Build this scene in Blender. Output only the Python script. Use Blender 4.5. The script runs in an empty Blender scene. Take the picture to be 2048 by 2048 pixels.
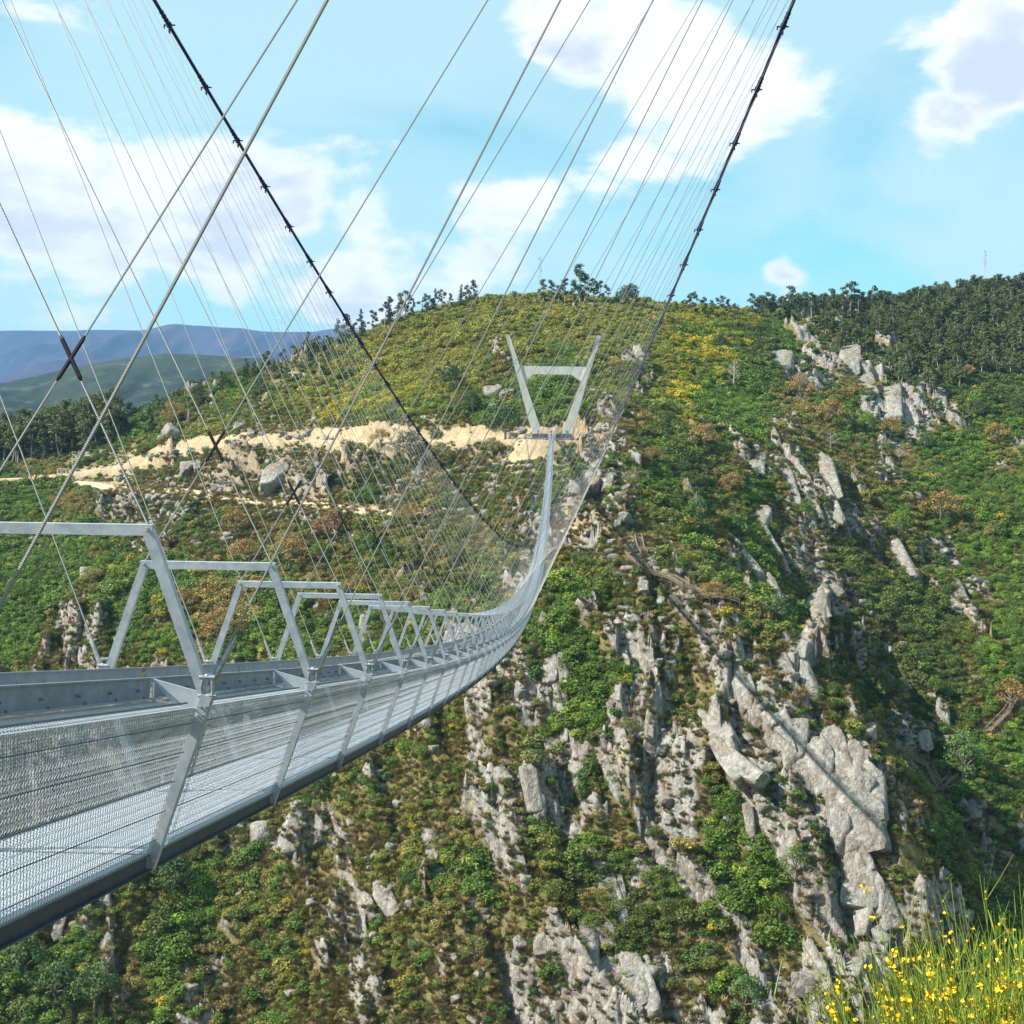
import bpy, math, random
import numpy as np
from mathutils import Vector, Matrix
R=math.radians; random.seed(5); rng=np.random.default_rng(7)
scn=bpy.context.scene; COL=scn.collection
# ------------------------------------------------------------------ camera
F=2716.8; YAW=.0354; PITCH=.0602; ROLL=.0131        # F in pixels of the 2048 px photograph
cd=bpy.data.cameras.new('camera'); cd.sensor_width=36; cd.lens=36*F/2048; cd.clip_start=.1; cd.clip_end=60000
cam=bpy.data.objects.new('camera',cd); COL.objects.link(cam); scn.camera=cam
CM=Matrix.Rotation(YAW,4,'Z')@Matrix.Rotation(math.pi/2-PITCH,4,'X')@Matrix.Rotation(ROLL,4,'Z')
cam.matrix_world=CM
CR=np.array(CM.to_3x3())
def ray(u,v):
    d=CR@np.array([(u-1024)/F,-(v-1024)/F,-1.0]); return d
def proj(P):
    q=np.asarray(P)@CR; return 1024-F*q[...,0]/q[...,2], 1024+F*q[...,1]/q[...,2]
# ------------------------------------------------------------------ light
SD=np.array([1.0,.22,-.90]); SD/=np.linalg.norm(SD)   # direction the sunlight travels
sl=bpy.data.lights.new('sun','SUN'); sl.energy=5.0; sl.angle=R(.55); sl.color=(1,.94,.83)
so=bpy.data.objects.new('sun',sl); COL.objects.link(so); so.rotation_euler=Vector(SD).to_track_quat('-Z','Y').to_euler()
scn.view_settings.view_transform='Standard'; scn.view_settings.look='None'; scn.view_settings.gamma=1
scn.view_settings.exposure=1.02; scn.view_settings.use_curve_mapping=False
# ------------------------------------------------------------------ node helper
class NT:
    def __init__(s,nt): s.nt=nt; nt.nodes.clear()
    def n(s,t,inp=None,**kw):
        o=s.nt.nodes.new('ShaderNode'+t)
        for k,v in kw.items(): setattr(o,k,v)
        for k,v in (inp or {}).items(): s.set(o,k,v)
        return o
    def set(s,o,k,v):
        i=o.inputs[k]
        if isinstance(v,bpy.types.NodeSocket): s.nt.links.new(v,i)
        elif isinstance(v,bpy.types.Node): s.nt.links.new(v.outputs[0],i)
        else:
            if i.type=='RGBA' and len(v)==3: v=(*v,1)
            i.default_value=v
    def math(s,op,a,b=0.0,c=None):
        o=s.n('Math',{0:a,1:b},operation=op)
        if c is not None: s.set(o,2,c)
        return o.outputs[0]
    def vm(s,op,a,b=(0,0,0)): return s.n('VectorMath',{0:a,1:b},operation=op)
    def mix(s,f,a,b,bt='MIX'):
        o=s.n('Mix',data_type='RGBA',blend_type=bt); s.set(o,0,f); s.set(o,6,a); s.set(o,7,b); return o.outputs[2]
    def ramp(s,f,a,b):      # smooth step from a to b
        o=s.n('MapRange',{0:f,1:a,2:b,3:0.0,4:1.0},interpolation_type='SMOOTHSTEP'); return o.outputs[0]
    def noise(s,vec,sc,det=4,rough=.55,dist=0.0):
        return s.n('TexNoise',{'Vector':vec,'Scale':sc,'Detail':det,'Roughness':rough,'Distortion':dist}).outputs[0]
# ------------------------------------------------------------------ sky
w=bpy.data.worlds.new('World'); scn.world=w; w.use_nodes=True
t=NT(w.node_tree)
sky=t.n('TexSky',sky_type='NISHITA',sun_disc=False,sun_elevation=math.asin(-SD[2]),sun_rotation=math.atan2(-SD[0],-SD[1]),altitude=200,air_density=1.0,dust_density=.6,ozone_density=1.0)
g=t.n('TexCoord').outputs['Generated']
nrm=t.vm('NORMALIZE',g).outputs[0]
sep=t.n('SeparateXYZ',{0:nrm})
base=t.mix(1.0,sky.outputs[0],(.46,1.5,1.38),'MULTIPLY')
st=t.vm('MULTIPLY',nrm,(1,1,2.0)).outputs[0]
wisp=t.noise(t.vm('MULTIPLY',nrm,(1,1,2.6)).outputs[0],2.3,5,.5,.6)
big=t.noise(st,8.0,9,.6,.2); med=t.noise(st,4.0,4,.5)
blob=None
for (u,v,r,s_) in [(1180,100,.07,.34),(1330,120,.11,.36),(1500,180,.08,.30),(1250,250,.08,.2),(1150,20,.06,.3),(2010,150,.07,.30),(1900,230,.05,.22),(1960,60,.04,.2),(100,400,.10,.34),(280,400,.09,.34),(440,420,.09,.32),(570,400,.06,.24),(0,300,.06,.28),(200,500,.08,.24),(420,540,.06,.22),(860,530,.07,.27),(730,570,.06,.27),(960,470,.07,.2),(740,440,.06,.2),(1050,420,.05,.16),(1570,560,.03,.24),(1330,520,.03,.22)]:
    c=ray(u,v); c/=np.linalg.norm(c)
    dd=t.vm('DISTANCE',t.vm('MULTIPLY',nrm,(1,1,1.25)).outputs[0],tuple(c*np.array([1,1,1.25]))).outputs['Value']
    f=t.math('MULTIPLY',t.ramp(dd,r*1.15,r*.05),s_)
    blob=f if blob is None else t.math('MAXIMUM',blob,f)
dens=t.math('ADD',t.math('ADD',t.math('MULTIPLY',big,.85),t.math('MULTIPLY',med,.25)),blob)
cl=t.ramp(dens,.655,.79)
shade=t.math('MULTIPLY',t.ramp(t.noise(t.vm('ADD',st,(0,0,.07)).outputs[0],8.0,5,.55,.2),.44,.62),t.ramp(dens,.72,.86))
ccol=t.mix(shade,(9.8,9.8,10.0),(6.3,7.0,8.3))
veil=t.math('MULTIPLY',t.ramp(wisp,.28,.56),.82)
hz=t.ramp(sep.outputs[2],.22,.0)
veil=t.math('MINIMUM',t.math('ADD',veil,t.math('MULTIPLY',hz,.42)),.90)
c1=t.mix(veil,base,(5.6,7.9,8.6))
c2=t.mix(cl,c1,ccol)
bg=t.n('Background',{0:c2,1:.058}); t.n('OutputWorld',{0:bg})
# ------------------------------------------------------------------ materials
MAT={}
def newmat(name):
    m=bpy.data.materials.new(name); m.use_nodes=True; MAT[name]=m; return m,NT(m.node_tree)
def principled(t,col,rough=.6,metal=0.0,spec=.3,bump=None,bd=.1,bs=.5):
    p=t.n('BsdfPrincipled',{'Base Color':col,'Roughness':rough,'Metallic':metal,'Specular IOR Level':spec})
    if bump is not None:
        b=t.n('Bump',{'Height':bump,'Distance':bd,'Strength':bs}); t.set(p,'Normal',b)
    t.n('OutputMaterial',{0:p}); return p
def steelmat(name,c1,c2,metal,rough,sc=6.0):
    m,t=newmat(name); g=t.n('NewGeometry').outputs['Position']
    n=t.noise(g,sc,6,.65); n2=t.n('TexVoronoi',{'Vector':g,'Scale':sc*5}).outputs['Color']
    f=t.math('MULTIPLY_ADD',t.n('SeparateColor',{0:n2}).outputs[0],.35,t.ramp(n,.3,.75))
    principled(t,t.mix(f,c1,c2),rough,metal,.4,n,.004,.3); return m
steelmat('steel',(.49,.53,.58),(.33,.37,.43),.12,.45)
steelmat('steel_light',(.54,.58,.64),(.44,.49,.56),.1,.5)
steelmat('steel_dark',(.07,.085,.12),(.045,.055,.08),.2,.5)  # dark steel; the edge channel's shade is put into this colour
steelmat('steel_shaded',(.27,.30,.35),(.19,.215,.26),.15,.5)  # galvanised steel darkened to carry the shade on the handrail faces
steelmat('steel_bolt',(.55,.57,.6),(.3,.3,.32),.6,.35,20)
m,t=newmat('rope'); g=t.n('NewGeometry').outputs['Position']
wv=t.n('TexWave',{'Vector':t.vm('MULTIPLY',g,(4,4,10)).outputs[0],'Scale':6.0,'Distortion':0.0},wave_type='BANDS',bands_direction='DIAGONAL').outputs[1]
principled(t,t.mix(wv,(.15,.155,.165),(.36,.36,.335)),.5,.15,.4,wv,.004,.5)
m,t=newmat('cable_dark'); principled(t,(.016,.02,.085),.45,.1,.35)
m,t=newmat('sleeve_black'); principled(t,(.008,.008,.01),.5,0,.3)
m,t=newmat('concrete'); g=t.n('NewGeometry').outputs['Position']
n=t.noise(t.vm('MULTIPLY',g,(1,1,.35)).outputs[0],.9,7,.65); principled(t,t.mix(t.ramp(n,.3,.7),(.70,.68,.63),(.54,.52,.48)),.85,0,.2,n,.05,.4)
m,t=newmat('wood'); g=t.n('NewGeometry').outputs['Position']
n=t.noise(g,3,5,.6); principled(t,t.mix(n,(.16,.12,.085),(.36,.29,.22)),.8,0,.2)
def rockcol(t,g):
    n1=t.noise(g,.11,5,.55); n2=t.noise(g,.7,7,.68); n3=t.noise(g,3.2,5,.7)
    c=t.mix(t.ramp(n1,.38,.64),(.30,.285,.262),(.25,.205,.17))
    c=t.mix(t.math('MULTIPLY',t.ramp(n2,.44,.62),.7),c,(.44,.425,.39))
    st=t.noise(t.vm('MULTIPLY',g,(1,1,.18)).outputs[0],.9,4,.6)
    c=t.mix(t.math('MULTIPLY',t.ramp(st,.55,.72),.65),c,(.115,.10,.088))
    c=t.mix(t.math('MULTIPLY',t.ramp(n3,.58,.70),.5),c,(.16,.15,.13))
    wr=t.vm('ADD',g,t.vm('SCALE',t.n('TexNoise',{'Vector':g,'Scale':.35,'Detail':3}).outputs[1]).outputs[0])
    t.nt.nodes[-1].inputs[3].default_value=1.0
    for nn in t.nt.nodes:
        if nn.type=='VECT_MATH' and nn.operation=='SCALE': nn.inputs['Scale'].default_value=3.0
    v=t.n('TexVoronoi',{'Vector':t.vm('MULTIPLY',wr.outputs[0],(1,.8,.30)).outputs[0],'Scale':.36},feature='DISTANCE_TO_EDGE').outputs['Distance']
    v2=t.n('TexVoronoi',{'Vector':t.vm('MULTIPLY',wr.outputs[0],(1,.8,.35)).outputs[0],'Scale':1.2},feature='DISTANCE_TO_EDGE').outputs['Distance']
    cr=t.math('MINIMUM',t.math('ADD',t.ramp(v,.0,.03),.45),t.math('ADD',t.ramp(v2,.0,.05),.8))
    c=t.mix(cr,(.05,.042,.036),c)
    li=t.ramp(t.noise(g,.22,3,.5),.68,.73); c=t.mix(t.math('MULTIPLY',li,.55),c,(.42,.33,.07))
    hh=None
    for sc_,am_,st_ in((.5,1.0,(1,.8,.38)),(1.5,.5,(1,.9,.5)),(4.5,.22,(1,1,.7))):
        vv=t.n('TexVoronoi',{'Vector':t.vm('MULTIPLY',wr.outputs[0],st_).outputs[0],'Scale':sc_})
        k_=t.n('SeparateColor',{0:vv.outputs['Color']}); tilt=t.math('MULTIPLY',vv.outputs['Distance'],.9)
        e_=t.math('MULTIPLY',t.math('SUBTRACT',k_.outputs[0],tilt),am_); hh=e_ if hh is None else t.math('ADD',hh,e_)
        fv=t.math('MULTIPLY_ADD',k_.outputs[1],.36*am_,1-.2*am_); c=t.mix(1.0,c,t.n('CombineColor',{0:fv,1:fv,2:fv}),'MULTIPLY')
    h=t.math('ADD',t.math('MULTIPLY',n2,.5),t.math('ADD',t.math('MULTIPLY',hh,.75),t.math('MULTIPLY',n3,.3)))
    return c,h
m,t=newmat('rock'); g=t.n('NewGeometry').outputs['Position']; c,h=rockcol(t,g)
nz=t.n('SeparateXYZ',{0:t.n('NewGeometry').outputs['Normal']}).outputs[2]
mo=t.math('MULTIPLY',t.ramp(nz,.7,.95),t.math('MULTIPLY',t.ramp(t.noise(g,1.1,6,.7),.48,.60),.75))
c=t.mix(mo,c,(.13,.13,.04)); principled(t,c,.9,0,.15,h,.9,.8)
m,t=newmat('hillside'); g=t.n('NewGeometry').outputs['Position']
at=t.n('Attribute',attribute_name='mask'); s3=t.n('SeparateColor',{0:at.outputs[0]}); rk,dirt,grs=s3.outputs[0],s3.outputs[1],s3.outputs[2]
rc,rh=rockcol(t,g)
na=t.noise(g,.16,6,.62); nb=t.noise(g,.9,6,.68); nc=t.noise(g,3.5,4,.65)
soil=t.mix(t.ramp(na,.42,.62),(.205,.155,.085),(.11,.115,.035))
soil=t.mix(t.ramp(nb,.48,.62),soil,(.29,.205,.10))
soil0=soil
gr=t.mix(t.ramp(nb,.35,.62),(.085,.125,.018),(.17,.17,.035)); soil=t.mix(t.math('MULTIPLY',grs,t.ramp(t.noise(g,.09,4,.5),.40,.6)),soil0,gr); soil=t.mix(t.math('MULTIPLY',t.ramp(nc,.46,.60),.75),soil,(.05,.055,.02)); soil=t.mix(t.math('MULTIPLY',t.ramp(t.noise(g,1.7,5,.7),.52,.64),.6),soil,(.26,.20,.12))
dc=t.mix(t.ramp(nb,.36,.62),(.47,.36,.22),(.32,.24,.155)); dc=t.mix(t.math('MULTIPLY',t.ramp(na,.5,.66),.6),dc,(.52,.42,.28)); dc=t.mix(t.math('MULTIPLY',t.ramp(nc,.5,.62),.5),dc,(.2,.16,.11))
f=t.ramp(t.math('ADD',rk,t.math('MULTIPLY',t.math('SUBTRACT',nb,.5),.9)),.42,.58)
c=t.mix(f,soil,rc); f2=t.ramp(t.math('ADD',dirt,t.math('MULTIPLY',t.math('SUBTRACT',nb,.5),.8)),.40,.60); c=t.mix(f2,c,dc)
principled(t,c,.95,0,.1,t.math('ADD',t.math('MULTIPLY',rh,f),t.math('MULTIPLY',nb,.6)),.8,.8)
def groundmat(name,a,b,sc):
    m,t=newmat(name); g=t.n('NewGeometry').outputs['Position']; n=t.noise(g,sc,6,.65); n2=t.noise(g,sc*6,5,.7)
    c=t.mix(t.ramp(n,.35,.65),a,b); c=t.mix(t.math('MULTIPLY',t.ramp(n2,.45,.65),.4),c,tuple(x*.55 for x in a)); principled(t,c,.95,0,.1,n2,.2,.5)
groundmat('track',(.50,.41,.24),(.56,.48,.33),.4); groundmat('gravel_road',(.52,.42,.28),(.58,.50,.37),.3)
groundmat('river_water',(.02,.035,.03),(.03,.05,.04),.1)
def leafmat(name,col=None,sp=None,sub=.18):
    m,t=newmat(name); g=t.n('NewGeometry'); pos=g.outputs['Position']
    base=t.n('Attribute',attribute_name='tint',attribute_type='INSTANCER').outputs[0] if col is None else None
    if base is None:
        rgb=t.n('RGB'); rgb.outputs[0].default_value=(*col,1); base=rgb.outputs[0]
    n=t.noise(pos,.7,3,.6); isl=g.outputs['Random Per Island']
    f=t.math('MULTIPLY_ADD',isl,.8,t.math('MULTIPLY_ADD',n,1.1,.12))
    c=t.mix(1.0,base,t.n('CombineColor',{0:f,1:f,2:f}),'MULTIPLY')
    if sp is not None: c=t.mix(t.math('GREATER_THAN',isl,1-sp[3]),c,sp[:3])
    d=t.n('BsdfPrincipled',{'Base Color':c,'Roughness':.6,'Specular IOR Level':.25})
    tr=t.n('BsdfTranslucent',{0:c}); mx=t.n('MixShader',{0:sub,1:d,2:tr}); t.n('OutputMaterial',{0:mx})
leafmat('leaf_scrub')
LC={'dark':(0.043,0.074,0.020),'euc':(0.062,0.086,0.043),'green':(0.090,0.186,0.026),'bright':(0.144,0.252,0.036),'bluegreen':(0.084,0.168,0.066),'brown':(0.252,0.162,0.054),'rust':(0.228,0.132,0.060),'olive':(0.156,0.162,0.048),'grey':(0.264,0.252,0.216),'pine':(0.048,0.090,0.022)}
LC={k:tuple(q*1.15 for q in c) for k,c in LC.items()}; LC['green']=(.10,.165,.024); LC['bluegreen']=(.10,.165,.055); LC['bright']=(.16,.235,.03)
for k,c in LC.items(): leafmat('leaf_'+k,c)
m,t=newmat('bark'); g=t.n('NewGeometry').outputs['Position']; n=t.noise(g,2,4,.6); principled(t,t.mix(n,(.10,.08,.06),(.26,.23,.19)),.9,0,.1)
m,t=newmat('bark_pale'); principled(t,(.36,.33,.29),.9,0,.1)
m,t=newmat('stem_green'); gi=t.n('NewGeometry'); rn=gi.outputs['Random Per Island']; principled(t,t.mix(rn,(.085,.155,.018),(.24,.30,.045)),.6,0,.3)
m,t=newmat('petal_yellow'); principled(t,(.80,.52,.02),.6,0,.2)
for nme,c in {'cloth_red':(.55,.04,.06),'cloth_dark':(.03,.035,.06),'cloth_blue':(.05,.12,.3),'skin':(.45,.27,.19),'hair':(.03,.02,.015),'white_paint':(.8,.8,.8),'galv':(.45,.46,.47),'hut_wall':(.52,.46,.38),'hut_roof':(.42,.30,.24),'glass_dark':(.03,.04,.05),'panel_grey':(.10,.11,.14)}.items():
    m,t=newmat(nme); principled(t,c,.7,0,.2)
def farmat(name,c1,c2,c3,sc):
    m,t=newmat(name); g=t.n('NewGeometry').outputs['Position']; n=t.noise(g,sc,6,.6); n2=t.noise(g,sc*4,6,.7)
    c=t.mix(t.ramp(n,.4,.62),c1,c2); c=t.mix(t.math('MULTIPLY',t.ramp(n2,.54,.68),.5),c,c3); principled(t,c,.95,0,.05,n2,8,.6)
farmat('far_forest',(.02,.034,.026),(.035,.05,.03),(.14,.13,.115),.004)
farmat('far_heath_hazed',(.022,.036,.085),(.05,.042,.08),(.09,.065,.085),.0012)  # purple heath with some blue of the distant haze put into its colour
# ------------------------------------------------------------------ mesh helpers
def mesh_obj(name,V,Fc,mat,parent=None,smooth=False,loc=None,mats=None,midx=None):
    me=bpy.data.meshes.new(name); V=np.asarray(V,float)
    if loc is not None: V=V-np.asarray(loc)
    if isinstance(Fc,np.ndarray):
        n=len(Fc); k=Fc.shape[1]; me.vertices.add(len(V)); me.vertices.foreach_set('co',V.ravel())
        me.loops.add(n*k); me.loops.foreach_set('vertex_index',Fc.ravel().astype(np.int32))
        me.polygons.add(n); me.polygons.foreach_set('loop_start',np.arange(0,n*k,k,dtype=np.int32)); me.polygons.foreach_set('loop_total',np.full(n,k,dtype=np.int32))
        me.update(calc_edges=True)
    else: me.from_pydata([tuple(v) for v in V],[],Fc); me.update()
    for mm in (mats or [mat]): me.materials.append(MAT[mm])
    if midx is not None: me.polygons.foreach_set('material_index',np.asarray(midx,np.int32))
    if smooth: me.polygons.foreach_set('use_smooth',np.ones(len(me.polygons),bool))
    o=bpy.data.objects.new(name,me); COL.objects.link(o)
    if loc is not None: o.location=loc
    if parent is not None: par(o,parent)
    return o
def par(o,p):
    o.parent=p
    if p.parent is None: o.location=Vector(o.location)-Vector(p.location)
    else: o.location=Vector(o.location)-Vector(p.location)-Vector(p.parent.location)
def tag(o,label=None,cat=None,group=None,kind=None):
    if label: o['label']=label
    if cat: o['category']=cat
    if group: o['group']=group
    if kind: o['kind']=kind
    return o
def empty(name,loc,parent=None):
    o=bpy.data.objects.new(name,None); COL.objects.link(o); o.location=loc; o.empty_display_size=.2
    if parent is not None: par(o,parent)
    return o
def dup(src,**kw):
    c=src.copy(); COL.objects.link(c)
    for ch in src.children:
        d=ch.copy(); COL.objects.link(d); d.parent=c
    return c
class MB:
    def __init__(s): s.V=[]; s.F=[]
    def add(s,V,Fc):
        b=len(s.V); s.V+= [tuple(map(float,v)) for v in V]; s.F+=[tuple(i+b for i in f) for f in Fc]
    def beam(s,p,q,w,h,up=(0,0,1)):
        p=np.array(p,float);q=np.array(q,float);d=q-p;d/=np.linalg.norm(d);up=np.array(up,float)
        x=np.cross(d,up);n=np.linalg.norm(x)
        if n<1e-6: x=np.cross(d,(1,0,0));n=np.linalg.norm(x)
        x/=n;y=np.cross(x,d);v=[]
        for e in(p,q):
            for a,b in((-1,-1),(1,-1),(1,1),(-1,1)): v.append(e+x*a*w/2+y*b*h/2)
        s.add(v,[(3,2,1,0),(4,5,6,7),(0,1,5,4),(1,2,6,5),(2,3,7,6),(3,0,4,7)])
    def box(s,c,sx,sy,sz):
        c=np.array(c,float); s.beam(c-(0,sy/2,0),c+(0,sy/2,0),sx,sz)
    def prism(s,poly,off):      # polygon (list of 3-d points) extruded by off
        n=len(poly); v=[np.array(p,float) for p in poly]; v+= [p+np.array(off) for p in v]
        s.add(v,[tuple(range(n))[::-1],tuple(range(n,2*n))]+[(i,(i+1)%n,n+(i+1)%n,n+i) for i in range(n)])
    def tube(s,P,r,n=6,caps=True):
        P=[np.array(p,float) for p in P]; rr=r if hasattr(r,'__len__') else [r]*len(P); v=[]; pf=None
        for i,p in enumerate(P):
            d=P[min(i+1,len(P)-1)]-P[max(i-1,0)]; d/=np.linalg.norm(d)+1e-12
            if pf is None: a=np.cross(d,(0,0,1) if abs(d[2])<.9 else (1,0,0))
            else: a=pf-d*np.dot(pf,d)
            a/=np.linalg.norm(a)+1e-12; pf=a; b=np.cross(d,a)
            for k in range(n): v.append(p+(a*math.cos(2*math.pi*k/n)+b*math.sin(2*math.pi*k/n))*rr[i])
        f=[]
        for i in range(len(P)-1):
            for k in range(n): f.append((i*n+k,i*n+(k+1)%n,(i+1)*n+(k+1)%n,(i+1)*n+k))
        if caps: f+=[tuple(range(n))[::-1],tuple(range((len(P)-1)*n,len(P)*n))]
        s.add(v,f)
    def build(s,name,mat,parent=None,loc=None,smooth=False): return mesh_obj(name,s.V,s.F,mat,parent,smooth,loc)
# ------------------------------------------------------------------ numpy noise
def _h(i,j,s): 
    n=(i.astype(np.int64)*374761393+j.astype(np.int64)*668265263+s*974711)&0x7fffffff
    n=((n^(n>>13))*1274126177)&0x7fffffff; return ((n^(n>>16))&0xffff)/65535.0
def vnoise(x,y,s=0):
    i=np.floor(x);j=np.floor(y);fx=x-i;fy=y-j;fx=fx*fx*fx*(fx*(fx*6-15)+10);fy=fy*fy*fy*(fy*(fy*6-15)+10)
    a=_h(i,j,s);b=_h(i+1,j,s);c=_h(i,j+1,s);d=_h(i+1,j+1,s)
    return (a*(1-fx)+b*fx)*(1-fy)+(c*(1-fx)+d*fx)*fy
def fbm(x,y,s=0,o=5,g=.5):
    r=0;a=1;t_=0
    for k in range(o): r=r+a*(vnoise(x,y,s+k*17)-.5);t_+=a;a*=g;x=x*2.03+13.7;y=y*2.03+7.1
    return r/t_*2
def cells(x,y,s=0):
    i=np.floor(x);j=np.floor(y);b1=np.full(x.shape,9.);b2=np.full(x.shape,9.);h=np.zeros(x.shape);gx=np.zeros(x.shape);gy=np.zeros(x.shape)
    for di in(-1,0,1):
        for dj in(-1,0,1):
            ii=i+di;jj=j+dj;px=ii+_h(ii,jj,s);py=jj+_h(ii,jj,s+5);d=np.hypot(x-px,y-py)
            m=d<b1;b2=np.where(m,b1,np.minimum(b2,d));b1=np.where(m,d,b1);h=np.where(m,_h(ii,jj,s+9),h)
            gx=np.where(m,(x-px)*(_h(ii,jj,s+11)-.5),gx);gy=np.where(m,(y-py)*(_h(ii,jj,s+12)-.5),gy)
    return h,b2-b1,gx+gy
def sstep(a,b,x): t_=np.clip((x-a)/(b-a),0,1); return t_*t_*(3-2*t_)
# ------------------------------------------------------------------ terrain shape
TP=[(1105,870,522),(1105,770,585),(1105,700,640),(1105,640,700),(1105,606,745),
 (1105,960,488),(1105,1100,445),(1105,1300,400),(1105,1500,376),(1105,1750,350),(1105,2048,328),
 (500,890,590),(500,945,572),(500,1010,552),(500,1100,520),(500,1300,455),(500,1600,405),(500,2048,352),
 (500,800,655),(480,756,735),(350,810,700),(250,862,690),(600,724,740),(720,678,742),(880,620,745),(1000,606,745),
 (700,800,640),(800,700,690),(750,880,560),(800,1000,520),(800,1200,455),(800,1500,395),(800,1800,360),
 (0,950,650),(0,915,720),(160,945,640),(0,985,615),(0,1100,560),(0,1350,480),(0,1700,400),(0,2048,350),(250,1000,590),(250,1150,520),(250,1700,392),
 (1200,610,745),(1335,622,750),(1450,634,765),(1550,636,785),(1700,630,815),(1850,618,845),(2048,592,880),(1400,700,690),(1300,800,600),(1500,800,640),
 (1250,1000,458),(1300,1080,438),(1400,1150,416),(1470,1225,398),(1550,1300,386),(1400,1400,382),(1650,1400,373),(1550,1500,358),(1750,1550,356),(1700,1700,338),(1850,1750,336),(1650,1900,326),(1650,2048,314),(1400,2048,322),(1900,1900,330),(1850,2048,312),
 (1450,950,520),(1550,1050,508),(1650,1180,488),(1750,1300,472),(1850,1420,454),(1920,1530,436),(1990,1700,406),(2048,1850,370),
 (2048,1300,490),(2048,1000,590),(1900,900,640),(1900,1100,560),(2048,800,700),(1800,700,740),(1700,850,640),(1650,950,570),
 (2300,1000,600),(2300,700,850),(2300,1400,470),(-300,960,650),(-300,1200,520),(-300,1700,390)]
def hp(u,v,y): d=ray(u,v); return d*(y/d[1])
CP=[hp(*p) for p in TP]
CP+=[np.array(p,float) for p in [(-500,262,-176),(-250,262,-176),(-100,258,-176),(0,256,-176),(100,250,-176),(250,246,-176),(500,240,-176),(-500,232,-176),(-200,230,-176),(0,226,-176),(200,220,-176),(500,210,-176),
 (-300,100,-78),(0,100,-78),(300,100,-78),(-300,20,-16),(0,22,-17.5),(300,20,-16),(-300,-60,12),(0,-60,12),(300,-60,12),(0,60,-48),
 (-400,900,-30),(-200,950,10),(0,900,60),(200,950,70),(450,1000,110),(-500,760,-30),(-330,900,-45),(-600,640,-30),(-600,450,-100),(600,1000,120),(600,700,60),(600,450,-50),
 (140,430,-112),(125,405,-122),(105,440,-100),(-600,900,-60),(0,1200,0),(-500,1200,-100),(500,1300,60)]]
CP=np.array(CP)
def tps_fit(P,lam):
    n=len(P); S_=300.; X=P[:,:2]/S_; d=np.hypot(X[:,None,0]-X[None,:,0],X[:,None,1]-X[None,:,1]); K=np.where(d>0,d*d*np.log(d+1e-12),0)+lam*np.eye(n)
    Q=np.c_[np.ones(n),X]; A=np.block([[K,Q],[Q.T,np.zeros((3,3))]]); return np.linalg.solve(A,np.r_[P[:,2],0,0,0]),X,S_
TW,TX,TS=tps_fit(CP,2e-4)
GX=np.arange(-700,721,6.);GY=np.arange(-80,1301,6.)
gx,gy=np.meshgrid(GX,GY); q=np.stack([gx.ravel(),gy.ravel()],1)/TS; gz=np.zeros(len(q))
for i,(a,b) in enumerate(TX):
    d2=(q[:,0]-a)**2+(q[:,1]-b)**2; gz+=TW[i]*.5*d2*np.log(d2+1e-12)
gz+=TW[-3]+TW[-2]*q[:,0]+TW[-1]*q[:,1]; GZ=gz.reshape(gx.shape)
# near bank just below the camera's terrace
GZ=np.maximum(GZ,-176.5)
def base(x,y):
    fx=np.clip((x-GX[0])/6,0,len(GX)-1.001);fy=np.clip((y-GY[0])/6,0,len(GY)-1.001);i=fx.astype(int);j=fy.astype(int);a=fx-i;b=fy-j
    return (GZ[j,i]*(1-a)+GZ[j,i+1]*a)*(1-b)+(GZ[j+1,i]*(1-a)+GZ[j+1,i+1]*a)*b
ROWS="""ooooooooooooooooooooyyooffffffff
dddddddddddooooooooooyydgmffffff
ddddddddmmoyooomogomoyygmrmrffff
ddddddmgmoyyyommggtmyyggmbbrrmdd
ddddgmotttttttmgttsmddggmbbgrmgg
dbtttsssssssdsssttrrgdbmrmmrbggm
ggbsssmsssmdsmssssrrgdbgmrrmgbgg
gggmsmssmssmmsmmsrrsmgbgmrrmmgbg
gggggmmgbmmdmmmmmmmssmsgrrdmmrgg
ggmgggbbgbmdbmggrggmsrmgrrrddmrg
gmrggmbbggggdggmggmsmmrbgrdrddmg
gmrmmgbgggmmgmmrrggrmmmmrrmrddmg
mmmmmmmmmmmmmmmmrrggrdrmrdmdrdmg
mmmmmmmmmmmmhmmmrggrrdrrrmmmdrdg
rrrmmmmmmhmmghmmrrrrrrrrrrmmmdgg
mmmrmmmmmmmrhmmrrrdrrrmrrrrmmggg
mmmmmmmmmrmhmmrmrrrmrrgrrrrdmgrg
mmmmmmmrrhmhmhmrmmgmrmggrrrrddmr
mmmmmdgmmhmhmhgmhmddgmggrrrrddmm
mmrmmdgmmhhrhmhmmmmdddggmrrrrrdd
mmgmmdghhmhhmmhmrrmdrrmgggrrrmgg
gggmmghhhmhhhhmmrrrrmmgmrrrrgggg
gggmmghhhhhhmhmrrrrrmmhmmrrrgggg
dgdmghhhhhhhhhmmmrrrmhrrdgmrgggg""".split()
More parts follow.
